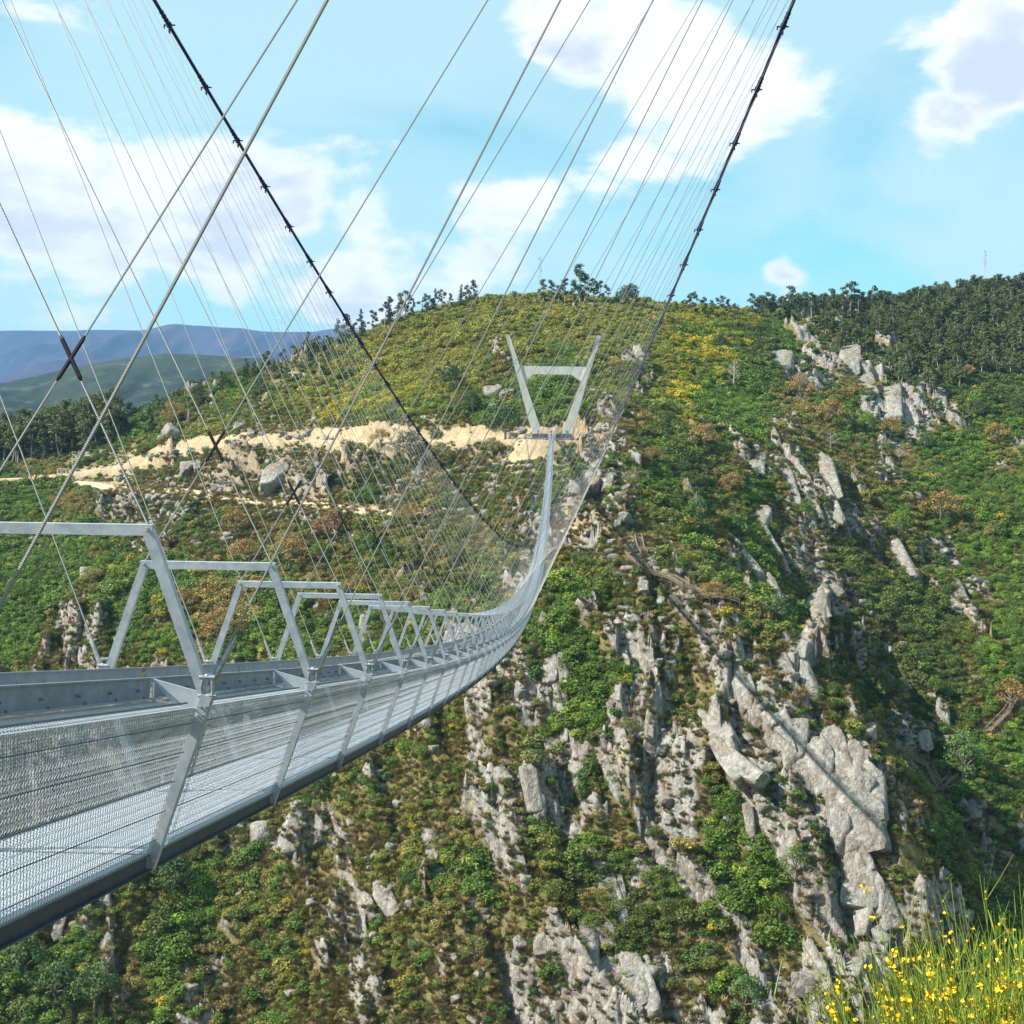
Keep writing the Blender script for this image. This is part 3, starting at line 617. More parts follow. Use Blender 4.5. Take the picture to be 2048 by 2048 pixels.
# ------------------------------------------------------------------ foliage prototypes (unit height)
def leafcloud(rs,blobs,nleaf,size,inner=.35,flat=.0):
    C=np.array([b[:3] for b in blobs]);Rd=np.array([b[3] for b in blobs]); pr=Rd**2/np.sum(Rd**2)
    k=rs.choice(len(blobs),nleaf,p=pr); d=rs.normal(size=(nleaf,3)); d/=np.linalg.norm(d,axis=1)[:,None]
    rad=Rd[k]*(inner+(1-inner)*rs.random(nleaf)**.45)*(1+.22*rs.normal(size=nleaf)*.5); d2=d*np.array([1,1,.82]); P=C[k]+d2*rad[:,None]
    nv=d+rs.normal(size=(nleaf,3))*.75; nv[:,2]+=.35; nv/=np.linalg.norm(nv,axis=1)[:,None]
    a=np.cross(nv,rs.normal(size=(nleaf,3)));a/=np.linalg.norm(a,axis=1)[:,None];b=np.cross(nv,a); s=size*(.55+.9*rs.random(nleaf))[:,None]
    V=np.stack([P-a*s*.9,P-b*s*.55,P+a*s,P+b*s*.6],1).reshape(-1,3); return V,np.arange(nleaf*4).reshape(-1,4)
def shrub_proto(i,n,lob,size=.066):
    rs=np.random.default_rng(100+i); bl=[]
    for k in range(lob):
        a=rs.random()*6.28; r=.42*rs.random()**.6*(lob>1); bl.append((r*math.cos(a),r*math.sin(a),.18+.30*rs.random(),.26+.16*rs.random()))
    V,Fc=leafcloud(rs,bl,n,size,.45); me=bpy.data.meshes.new('shrub'); o=mesh_obj('shrub',V,Fc,'leaf_scrub'); COL.objects.unlink(o); return o
SHR=[shrub_proto(i,620,3+i%4) for i in range(6)]
def treeshape(kind,seed):
    rs=np.random.default_rng(seed); T=MB(); bl=[]
    if kind=='euc':
        lean=rs.normal(size=2)*.03; tr=[(lean[0]*z+.012*math.sin(z*7+seed),lean[1]*z,z) for z in np.linspace(-.04,.93,9)]; T.tube(tr,list(np.linspace(.017,.004,9)),6)
        z0=rs.uniform(.16,.5); n=rs.integers(11,17)
        for k in range(n):
            z=z0+(.95-z0)*(k+.5)/n; a=rs.random()*6.28; w_=.13*math.sin(math.pi*min(1,(z-z0)/(1.06-z0)*.85+.16))+.03; r=w_*rs.uniform(.25,1); c=(lean[0]*z+r*math.cos(a),lean[1]*z+r*math.sin(a),z); bl.append((*c,rs.uniform(.045,.085)))
            T.tube([(lean[0]*(z-.08),lean[1]*(z-.08),z-.08),c],[.005,.002],4,False)
        V,Fc=leafcloud(rs,bl,900,.021,.2)
    elif kind=='pine':
        tr=[(0,0,z) for z in np.linspace(-.04,.97,7)]; T.tube(tr,list(np.linspace(.02,.003,7)),6); z0=rs.uniform(.1,.25)
        for k in range(18):
            z=z0+(.97-z0)*(k+.5)/18; a=rs.random()*6.28; r=.17*(1-(z-z0)/(1.02-z0))*rs.uniform(.4,1); bl.append((r*math.cos(a),r*math.sin(a),z,.035+.07*(1-(z-z0)/(1-z0))))
            T.tube([(0,0,z-.02),(r*math.cos(a),r*math.sin(a),z)],[.005,.002],4,False)
        V,Fc=leafcloud(rs,bl,1100,.02,.2)
    elif kind in('oak','round'):
        wdt=.52 if kind=='oak' else .40; T.tube([(0,0,-.06),(.01,0,.12),(.0,.02,.28)],[.04,.03,.024],7)
        n=15
        for k in range(n):
            a=k*2.4+rs.random()*.6; rr=wdt*math.sqrt((k+.3)/n)*rs.uniform(.75,1.05); z=(.88-.55*(rr/wdt)**2)*rs.uniform(.85,1.0); z=max(z,.30); c=(rr*math.cos(a),rr*math.sin(a),z); bl.append((*c,rs.uniform(.10,.17)))
            if k%2==0: T.tube([(0,.02,.26),(c[0]*.5,c[1]*.5,.28+(z-.28)*.6),c],[.018,.010,.004],5,False)
        V,Fc=leafcloud(rs,bl,1700,.024,.35 if kind=='oak' else .5)
    elif kind=='bare':
        T.tube([(0,0,-.05),(.02,0,.3),(-.01,.01,.65),(.02,0,1)],[.03,.024,.015,.004],6)
        for k in range(16):
            z=rs.uniform(.25,.92);a=rs.random()*6.28;l=.42*(1.1-z)+.06; e=np.array((l*math.cos(a),l*math.sin(a),z+l*.7)); T.tube([(0,0,z),e],[.011,.003],4,False)
            for q_ in range(3): f=rs.uniform(.3,.9); p=np.array((0,0,z))*(1-f)+e*f; T.tube([p,p+rs.normal(size=3)*.07+(0,0,.06)],[.004,.0015],3,False)
        V,Fc=leafcloud(rs,[(0,0,.6,.25)],60,.012,.5)
    return T,V,Fc
TP_={}
def tproto(kind,col,j):
    key=(kind,col,j)
    if key not in TP_:
        kk=(kind,j)
        if kk not in TP_:
            T,V,Fc=treeshape(kind,200+j*7+len(kind)); TP_[kk]=(T,V,Fc)
        T,V,Fc=TP_[kk]
        tm=T.build('trunk','bark_pale' if kind in('euc','bare') else 'bark'); cr=mesh_obj('crown',V,Fc,'leaf_'+col)
        TP_[key]=(tm.data,cr.data); bpy.data.objects.remove(tm); bpy.data.objects.remove(cr)
    return TP_[key]
NAMES={'euc':'eucalyptus_tree','pine':'pine_tree','oak':'oak_tree','round':'leafy_tree','bare':'bare_tree'}
tcount=0; TREES=[]
def tree(kind,col,P,h,label,group=None,wide=1.0):
    global tcount
    j=tcount%(3 if kind in('pine','bare') else 5); tcount+=1; tm,cm=tproto(kind,col,j)
    e=empty(NAMES[kind],(P[0],P[1],P[2]-.02*h)); tag(e,label,'tree',group)
    rz=(tcount*2.399)%6.283; a=bpy.data.objects.new('trunk',tm); b=bpy.data.objects.new('crown',cm)
    for o in(a,b): COL.objects.link(o); o.parent=e; o.rotation_euler=(0,0,rz); o.scale=(h*wide,h*wide,h)
    TREES.append((P[0],P[1],h)); return e
ORD='first second third fourth fifth sixth seventh eighth ninth tenth eleventh twelfth thirteenth fourteenth fifteenth sixteenth seventeenth eighteenth nineteenth twentieth twenty-first twenty-second twenty-third twenty-fourth twenty-fifth twenty-sixth twenty-seventh twenty-eighth twenty-ninth thirtieth'.split()
def at_skyline(u,dv,h_px,kind,col,label,group,wide=1.0):
    P,v=crest(u); P=hitH(u,v+5+dv); h=h_px*1.15*np.linalg.norm(P)/F; return tree(kind,col,P,h,label,group,wide)
# skyline rows of trees, each told by its place in the row
L1=[(492,42),(508,34),(532,48),(548,30),(566,44),(590,36),(616,58),(634,44),(655,38),(676,62),(690,66),(706,40),(722,56),(744,46),(768,64),(778,50),(796,46),(812,60),(826,40),(843,44),(858,38),(870,46),(884,40),(900,30),(922,44),(934,40),(946,48)]
for i,(u,h) in enumerate(L1): at_skyline(u,6 if u<700 else 1,h,'euc' if i%3 else 'pine','euc',ORD[i]+' dark tree from the left end of the skyline row that climbs the dome hill','skyline trees left of the mast',1.2)
L2=[(978,18),(1030,24),(1058,22),(1087,46),(1103,44),(1117,32),(1130,48),(1148,40),(1160,74),(1170,60),(1186,48),(1200,46),(1216,40),(1235,26),(1254,42),(1262,44),(1275,30),(1292,16),(1330,20)]
for i,(u,h) in enumerate(L2): at_skyline(u,2,h,'round' if u in(1254,) else 'euc','euc',ORD[i]+' tree along the dome top counted from its left shoulder across to the right cable','skyline trees on the dome top',1.25)
L3=[(1352,22),(1368,26),(1382,40),(1396,44),(1408,36),(1424,30),(1440,38),(1456,34),(1472,28),(1502,44),(1518,38),(1530,50),(1546,40),(1564,44),(1578,60),(1592,44),(1606,50),(1622,48),(1640,44),(1660,50),(1684,46),(1702,64),(1716,50),(1738,56),(1756,46),(1772,40),(1790,36)]
for i,(u,h) in enumerate(L3): at_skyline(u,5,h,'euc','euc',ORD[i]+' tree on the skyline counted rightwards from the right main cable','skyline trees right of the cable',1.35)
L4=[(1808,30),(1832,36),(1856,40),(1864,34),(1880,34),(1896,30),(1912,44),(1928,36),(1944,44),(1958,40),(1974,36),(1990,44),(2004,30),(2016,40),(2030,34),(2042,46)]
for i,(u,h) in enumerate(L4): at_skyline(u,4,h,'euc','euc',ORD[i]+' lollipop shaped eucalyptus on the far right skyline counted towards the right edge','skyline trees at the far right',1.3)
# single trees on the slopes: kind, colour, u, foot v, height px, label
SL=[('oak','brown',350,850,52,'rusty brown broad tree above the left boulder cluster'),('pine','dark',300,872,66,'dark tree standing left of the rusty tree above the boulders'),('round','dark',395,815,50,'dark rounded tree on the ridge shoulder left of the pines'),('round','dark',450,790,44,'dark rounded tree where the wooded ridge meets the heath'),('round','euc',520,790,40,'dark bush tree below the skyline pines on the left ridge'),
('oak','olive',72,972,44,'small flat topped tree on the grass beside the left road'),
('round','euc',820,940,90,'large grey green tree standing on the scree below the road'),('oak','brown',762,900,46,'brownish tree on the road edge beside the big grey green tree'),('oak','olive',880,940,60,'olive tree on the scree between the main cable and the road'),('oak','olive',985,920,50,'spreading tree with dark branches on the bank below the road'),('round','dark',1010,880,80,'dark pine like tree at the roadside left of the far tower'),
('round','dark',905,790,60,'dark tree with bare limbs on the heath slope left of the tower'),('round','dark',945,830,50,'dark bushy tree left of the grey boulder pile'),
('oak','rust',660,1090,76,'rust brown tree in the scrub right of the crossed cables'),('oak','brown',490,1140,70,'golden brown spreading tree above the second portal frame'),('oak','brown',470,1070,56,'tan tree below the footpath end on the left slope'),('oak','brown',580,1140,80,'tree with a visible dark trunk behind the third portal frame'),('round','green',640,1130,54,'bright green tree above the third portal frame'),('oak','brown',440,1290,80,'brown oak seen through the first gap between portal frames'),('oak','brown',370,1230,60,'rusty oak seen above the first portal leg'),('round','green',740,1110,46,'green bush tree under the fifth cable crossing'),('oak','olive',900,1130,56,'olive tree in the scrub behind the cables left of the deck bend'),
('round','pine',960,1210,56,'dark green tree just above the deck bend on the left'),('oak','brown',820,1050,50,'brown crowned tree beneath the left main cable on the slope'),('oak','brown',715,1200,60,'brown tree behind the short portal frames'),
('oak','brown',1408,905,66,'round rust tinted oak on the right slope above the white slab'),('oak','brown',1463,990,52,'golden crowned tree on the open slope right of the cable net'),('round','bluegreen',1395,1050,60,'blue green tree below the golden crowned tree'),('oak','brown',1303,935,46,'small golden tree right of the cable net at tower level'),('oak','olive',1270,985,60,'brown green tree right of the cable net below the tower'),('oak','brown',1425,1215,62,'golden brown bush tree beside the long stairway flight'),('round','bluegreen',1550,1255,72,'soft green bush tree below the foot of the stairway'),('round','green',1365,1150,40,'small tree above the stairway landing'),
('oak','brown',1600,800,54,'golden oak under the long rock band on the upper right'),('oak','brown',1660,850,60,'pale golden tree between the two upper crags'),('oak','brown',1780,880,50,'golden tree below the right hand crag'),('round','bright',1735,865,44,'light green tree among the brown oaks of the upper right'),('round','bright',1950,830,50,'ivy green tree at the foot of the eucalyptus wood'),('round','bluegreen',1850,905,40,'pale green bush tree on the right slope'),('oak','brown',1935,760,34,'single ochre tree inside the dark eucalyptus wood'),('oak','brown',1880,1050,74,'large brown spreading oak on the right slope'),('round','bright',1795,1080,62,'light green tree at the head of the shaded gully'),('round','green',1610,1060,56,'dark green tree between the two long slabs'),('bare','grey',1660,905,44,'small bare grey tree with forked branches on the right slope'),('bare','grey',1798,930,40,'leafless silvery tree among the brown oaks'),('bare','grey',1468,778,56,'tall bare tree in the green hollow right of the cable'),('round','pine',1440,700,36,'dark round tree standing alone at the top of the green hollow'),('oak','brown',1990,890,50,'ochre tree below the wood near the right edge'),('oak','brown',2020,1420,66,'dull brown oak on the slope beside the short stair flight'),
('round','bluegreen',1925,1565,100,'lone bright green tree with a dark trunk on the grassy terrace'),('round','green',1870,1400,50,'green tree above the lower stairway'),('round','bluegreen',1800,1400,46,'green tree on the shaded rib'),
('round','bluegreen',1490,2035,84,'round blue green tree at the foot of the cliff'),('oak','olive',1640,2060,76,'dark olive tree right of the round blue green tree at the bottom edge'),('round','green',1590,1790,70,'vivid green tree in the gully left of the giant slab'),('round','green',1560,1850,60,'second vivid green tree lower in the gully by the giant slab'),('oak','olive',1260,1480,50,'olive bush tree on the rib above the split pinnacle'),
('round','pine',350,1800,96,'dark tree with a tall thin trunk under the deck on the left'),('round','pine',130,1700,50,'dark tree close under the edge channel'),('round','bluegreen',40,1980,110,'blue green tree clump in the lower left corner'),('round','bluegreen',110,2010,90,'second blue green tree beside the corner clump'),('round','bluegreen',190,2030,100,'third blue green tree right of the corner clump at the bottom'),('oak','olive',950,1930,60,'dark olive tree on the grassy slope at the lower centre'),('round','pine',820,1790,50,'dark round tree against a shaded rock at the lower centre'),('round','green',470,1640,60,'leafy green tree hanging beside the pale cliff under the deck'),('round','pine',640,1610,54,'dark tree above the pale cliff right of the deck edge')]
for k_,c_,u,v,h,l in SL:
    P=hitH(u,v); tree(k_,c_,P,h*np.linalg.norm(P)/F,l)
# ------------------------------------------------------------------ scattered scrub and forest as instanced ground cover
def scatter(name,P,sc,tint,idx,protos,label,cat='vegetation'):
    n=len(P); me=bpy.data.meshes.new(name); me.vertices.add(n); me.vertices.foreach_set('co',P.astype(np.float32).ravel())
    a=me.attributes.new('sc','FLOAT_VECTOR','POINT');a.data.foreach_set('vector',sc.astype(np.float32).ravel())
    a=me.attributes.new('rot','FLOAT_VECTOR','POINT'); ro=np.c_[rng.normal(size=n)*.12,rng.normal(size=n)*.12,rng.random(n)*6.28]; a.data.foreach_set('vector',ro.astype(np.float32).ravel())
    a=me.attributes.new('tint','FLOAT_COLOR','POINT');a.data.foreach_set('color',np.c_[tint,np.ones(n)].astype(np.float32).ravel())
    a=me.attributes.new('pick','INT','POINT');a.data.foreach_set('value',idx.astype(np.int32))
    o=bpy.data.objects.new(name,me); COL.objects.link(o)
    ng=bpy.data.node_groups.new(name,'GeometryNodeTree'); ng.interface.new_socket('Geometry',in_out='INPUT',socket_type='NodeSocketGeometry'); ng.interface.new_socket('Geometry',in_out='OUTPUT',socket_type='NodeSocketGeometry')
    N=ng.nodes; I=N.new('NodeGroupInput');O=N.new('NodeGroupOutput'); gi=N.new('GeometryNodeGeometryToInstance')
    for p in reversed(protos):
        oi=N.new('GeometryNodeObjectInfo'); oi.inputs['Object'].default_value=p; oi.inputs['As Instance'].default_value=True; ng.links.new(oi.outputs['Geometry'],gi.inputs[0])
    ip=N.new('GeometryNodeInstanceOnPoints'); ng.links.new(I.outputs[0],ip.inputs['Points'])
    # order kept by joining instances
    ng.links.new(gi.outputs[0],ip.inputs['Instance'])
    N.remove(gi); js=N.new('GeometryNodeJoinGeometry')
    for p in protos:
        oi=N.new('GeometryNodeObjectInfo'); oi.inputs['Object'].default_value=p; oi.inputs['As Instance'].default_value=True; ng.links.new(oi.outputs['Geometry'],js.inputs[0])
    ng.links.new(js.outputs[0],ip.inputs['Instance']); ip.inputs['Pick Instance'].default_value=True
    for nm_,tp,sk in(('pick','INT','Instance Index'),('rot','FLOAT_VECTOR','Rotation'),('sc','FLOAT_VECTOR','Scale')):
        na=N.new('GeometryNodeInputNamedAttribute'); na.data_type=tp; na.inputs[0].default_value=nm_; ng.links.new(na.outputs[0],ip.inputs[sk])
    ng.links.new(ip.outputs[0],O.inputs[0]); md_=o.modifiers.new('scatter','NODES'); md_.node_group=ng
    o.data.materials.append(MAT['leaf_scrub']); tag(o,label,cat,kind='stuff'); return o
def candidates(n,y0,y1,half=26):
    # uniform over a wedge of ground, denser nearby where single bushes show
    r=np.sqrt(rng.random(n)*(y1*y1-y0*y0)+y0*y0); a=(rng.random(n)*2-1)*half*math.pi/180; return r*np.sin(a),r*np.cos(a)
def slopegrid(x,y): e=2.5; return np.hypot(base(x+e,y)-base(x-e,y),base(x,y+e)-base(x,y-e))/(2*e)
TINT={'o':[(.14,.145,.03),(.165,.15,.035),(.11,.125,.03)],'d':[(.042,.062,.018),(.065,.088,.02),(.08,.09,.028)],'g':[(.10,.155,.022),(.075,.12,.02),(.06,.092,.02),(.13,.165,.03)],'m':[(.09,.125,.025),(.14,.13,.035),(.065,.09,.02),(.17,.13,.05)],'r':[(.06,.10,.025),(.05,.085,.02),(.10,.11,.035)],
 's':[(.10,.12,.035),(.065,.09,.025)],'t':[(.11,.13,.03),(.08,.1,.02)],'y':[(.12,.13,.02),(.27,.21,.02),(.11,.15,.02),(.15,.14,.03)],'b':[(.19,.14,.05),(.14,.12,.045),(.08,.13,.03)],'f':[(.045,.065,.025),(.06,.08,.03)],'h':[(.10,.13,.03),(.15,.14,.035),(.07,.11,.02),(.13,.10,.04)]}
def tints(P,x,y,ylf=.008):
    _,ch=look(P,34); out=np.zeros((len(x),3)); nz_=fbm(x*.045,y*.045,101,3)*.5+.5; r_=rng.random(len(x))
    for c,L in TINT.items():
        m=ch==ord(c)
        if m.any():
            L=np.array(L); k=np.clip(((nz_[m]*.75+r_[m]*.5-.1)*len(L)).astype(int),0,len(L)-1); out[m]=L[k]
    out*=np.array([1.2,1.24,.95])*(.9+.65*rng.random((len(x),1)));  yl=(rng.random(len(x))<ylf+ylf*4*(fbm(x*.03,y*.03,140,3)>.2)); out[yl]=np.array([.42,.32,.025])*(.5+.6*rng.random((yl.sum(),1))); return out
x,y=candidates(330000,292,900)
z,rk,di,gr_,den=H(x,y,True); e=.8
nzs=np.hypot(H(x+e,y)-z,H(x,y+e)-z)/e
keep=rng.random(len(x))<np.clip(den*(1-sstep(.35,.85,rk)*.78)*(1.15-sstep(1.3,2.6,nzs)*.9)*(.35+1.0*sstep(-.35,.15,fbm(x*.07,y*.07,61,4))),0,1)*np.clip(470/np.hypot(x,y),.35,1)
for L_,w_ in((ROADP,5.),(PATHP,4.2),(PATH2,3.6),*[(q,3.2) for q in BW]):
    d_,_=linedist(x,y,L_); keep&=d_>w_
keep&=~((np.abs(x-TB[0])<11)&(np.abs(y-TB[1])<9))
x,y,z,rk,den=[q[keep] for q in(x,y,z,rk,den)]; P=np.stack([x,y,z-.15],-1); ti=tints(P,x,y)
big=fbm(x*.05,y*.05,88,3)>.12
s=(.75+1.5*rng.random(len(x))**2.2)*(1+.9*big*rng.random(len(x))); s*=np.where(den>.9,1.2,.95)
scatter('hillside_scrub',P,np.c_[s*1.7,s*1.7,s*1.35],ti,rng.integers(0,6,len(x)),SHR,'dense mixed green and olive scrub covering the gorge slopes')
print('scrub',len(x))
def tuft_proto(i):
    rs=np.random.default_rng(300+i); n=70; a=rs.random(n)*6.28; r=rs.random(n)*.35; b0=np.c_[r*np.cos(a),r*np.sin(a),np.zeros(n)]; d=np.c_[np.cos(a)*.5,np.sin(a)*.5,np.ones(n)]+rs.normal(size=(n,3))*.25; l=rs.uniform(.4,.9,n)[:,None]; s_=np.c_[-np.sin(a),np.cos(a),np.zeros(n)]*.05
    V=np.stack([b0-s_,b0+s_,b0+d*l+s_*.4,b0+d*l-s_*.4],1).reshape(-1,3); o=mesh_obj('tuft',V,np.arange(n*4).reshape(-1,4),'leaf_scrub'); COL.objects.unlink(o); return o
BIG=[shrub_proto(20+i,1700,6+i%4,.034) for i in range(5)]
TUF=[tuft_proto(i) for i in range(4)]
x2,y2=candidates(260000,292,640); z2,rk2,di2,_,den2=H(x2,y2,True); P2=np.stack([x2,y2,z2-.05],-1); _,ch2=look(P2,30)
k2=(rng.random(len(x2))<np.select([ch2==ord('h'),ch2==ord('m'),ch2==ord('r'),ch2==ord('s')],[.95,.7,.7,.5],.2)*(1-sstep(.5,1.,rk2)*.62))&(di2<.6); P2=P2[k2]; s2=.6+.9*rng.random(len(P2))
T2=np.array([(.27,.19,.085),(.17,.15,.045),(.22,.165,.065),(.12,.13,.03),(.34,.27,.13)])[np.clip((rng.random(len(P2))*3.2+(fbm(P2[:,0]*.05,P2[:,1]*.05,12,3)+.4)*2.5),0,4.9).astype(int)]*(.7+.6*rng.random((len(P2),1)))
scatter('dry_grass',P2,np.c_[s2*1.5,s2*1.5,s2],T2,rng.integers(0,4,len(P2)),TUF,'dry tan grass and bracken tufts between the rocks','grass'); print('tufts',len(P2))
# larger leafy clumps
x,y=candidates(15000,292,800); z,rk,di,gr_,den=H(x,y,True)
P=np.stack([x,y,z-.3],-1); val,ch=look(P); okc=np.isin(ch,[ord(c) for c in 'dgbm'])&(rk<.55)&(rng.random(len(x))<np.where(ch==ord('m'),.22,.5))&(fbm(x*.03,y*.03,71,3)>-.05)
for L_,w_ in((ROADP,8.),(PATHP,7.),(PATH2,6.),*[(q,5.5) for q in BW]):
    d_,_=linedist(x,y,L_); okc&=d_>w_
okc&=~((np.abs(x-TB[0])<22)&(np.abs(y-TB[1])<16))
P=P[okc]; x,y=x[okc],y[okc]; s=2.6+2.6*rng.random(len(x)); scatter('tall_scrub',P,np.c_[s*1.25,s*1.25,s],tints(P,x,y,0.0),rng.integers(0,5,len(x)),BIG,'taller rounded bushes and low oaks merging into thickets on the slopes'); print('tall',len(x))
# eucalyptus wood on the upper right and the pine wood on the bench
def forest(name,n,y0,y1,test,hh,label):
    x,y=candidates(n,y0,y1,27); z=H(x,y); P=np.stack([x,y,z-.3],-1); u,v=proj(P); k=test(u,v,P); P=P[k]; s=hh[0]+(hh[1]-hh[0])*rng.random(len(P))
    pr=[]
    for j in range(4):
        T,V,Fc=treeshape('euc',600+j); nV=len(T.V); fs=[f for f in T.F]+[tuple(q+nV) for q in Fc]
        o=mesh_obj('tree',list(T.V)+[tuple(q) for q in V],fs,None,mats=['bark_pale','leaf_scrub'],midx=[0]*len(T.F)+[1]*len(Fc)); COL.objects.unlink(o); pr.append(o)
    ti=np.array([(.085,.112,.040)])*(.7+.6*rng.random((len(P),1)))*np.array([1,1,.9])+rng.random((len(P),1))*np.array([[.03,.022,.0]])
    scatter(name,P,np.c_[s*1.35,s*1.35,s],ti,rng.integers(0,4,len(P)),pr,label,'wood'); print(name,len(P))
def upper(u,v,P):
    _,ch=look(P,30); return ((ch==ord('f'))|((ch==ord('m'))&(u>1750)&(v<860)&(rng.random(len(u))<.3)))&(u>1440+rng.random(len(u))*160)
forest('eucalyptus_wood',13000,520,960,upper,(7,13.5),'dark eucalyptus wood covering the upper right hillside')
forest('pine_wood',5200,640,900,lambda u,v,P:(u<235)&(P[:,1]>672)&(P[:,1]<760)&(u>-260),(17,24),'dark wood of straight trunks behind the left bench')
forest('ridge_wood',4200,560,900,lambda u,v,P:(u>150)&(u<760)&(look(P,20)[1]==ord('d'))&(v<880-(u-150)*.28)&(rng.random(len(u))<.55),(5,9.5),'loose dark wood along the falling left ridge')
# ------------------------------------------------------------------ rocks
def rockmesh(seed,div=11,npl=10,rough=.035):
    rs=np.random.default_rng(seed); t_=np.linspace(-1,1,div+1); Vs=[];Fs=[]; n=div+1
    for ax in range(3):
        for sg in(-1,1):
            A,B=np.meshgrid(np.tan(t_*math.pi/4),np.tan(t_*math.pi/4)); o=np.full(A.shape,float(sg)); c=[A,B]; c.insert(ax,o) ; v=np.stack(c,-1).reshape(-1,3); v/=np.linalg.norm(v,axis=1)[:,None]
            i=np.arange(n*n).reshape(n,n); f=np.stack([i[:-1,:-1],i[:-1,1:],i[1:,1:],i[1:,:-1]],-1).reshape(-1,4)
            if (sg>0)!=(ax==1): f=f
            else: f=f[:,::-1]
            Fs.append(f+sum(len(q) for q in Vs)); Vs.append(v)
    V=np.vstack(Vs);Fc=np.vstack(Fs); N=rs.normal(size=(npl,3)); N=np.vstack([N,np.eye(3),-np.eye(3)]); N/=np.linalg.norm(N,axis=1)[:,None]; D=np.r_[rs.uniform(.62,1.0,npl),rs.uniform(.75,.95,6)]
    dt=V@N.T; r=np.min(np.where(dt>.05,D/np.maximum(dt,.05),9),axis=1); r=np.minimum(r,1.25)
    nn=fbm(V[:,0]*2.1+seed*.37+V[:,2]*1.7,V[:,1]*2.3+V[:,2]*1.1,seed%50,4,.6); V=V*(r*(1+rough*2*nn))[:,None]; return V,Fc
RK_=[rockmesh(900+i) for i in range(12)]; RKS=[rockmesh(950+i,4,9,.05) for i in range(6)]
def outcrop(u,v,L,W,ang,label,name='rock_outcrop',th=.36,n=None,seed=0,cat='rock',emb=.42):
    rs=np.random.default_rng(int(u*7+v)); a=R(ang); dx,dy=math.sin(a)*L/2*.8,math.cos(a)*L/2*.8
    p1,p2,pc=hitH(u-dx,v-dy),hitH(u+dx,v+dy),hitH(u,v); D=np.linalg.norm(pc)
    ax=p2-p1; l=np.linalg.norm(ax); ax/=l; wm=W*D/F*(1.2 if cat=='rock' else 1); lm=min(l/.8,L*D/F*2.6); lm=max(lm,L*D/F*.9)
    view=-pc/D; x=np.cross(ax,view); x/=np.linalg.norm(x); nz_=np.cross(x,ax); nz_=nz_ if np.dot(nz_,view)>0 else -nz_
    x=np.cross(ax,nz_)
    n=n or int(np.clip(L*W/2600,1,11)); V=[];Fc=[];nv=0
    for k in range(n):
        v0,f0=RK_[rs.integers(12)]
        if n==1: sy,sx,oy,ox=lm/2,wm/2,0,0
        else:
            oy=(k+.5)/n-.5+rs.normal()*.05; sy=lm*rs.uniform(.22,.36)*(1.6 if n<4 else 1.15); taper=1-abs(oy)*.8; sx=wm*rs.uniform(.24,.40)*taper; ox=wm*.5*taper*rs.uniform(-.6,.6); oy*=lm*.85
        sz=wm*th*rs.uniform(.6,1.0)*(1 if n==1 else .8)
        rz=rs.normal()*.14; q=v0*np.array([sx,sy,sz])
        q=np.c_[q[:,0]*math.cos(rz)-q[:,1]*math.sin(rz)+ox,q[:,0]*math.sin(rz)+q[:,1]*math.cos(rz)+oy,q[:,2]-sz*emb]
        V.append(pc+q[:,:1]*x+q[:,1:2]*ax+q[:,2:]*nz_); Fc.append(f0+nv); nv+=len(v0)
    o=mesh_obj(name,np.vstack(V),np.vstack(Fc),'rock',loc=tuple(pc)); tag(o,label,cat); return o
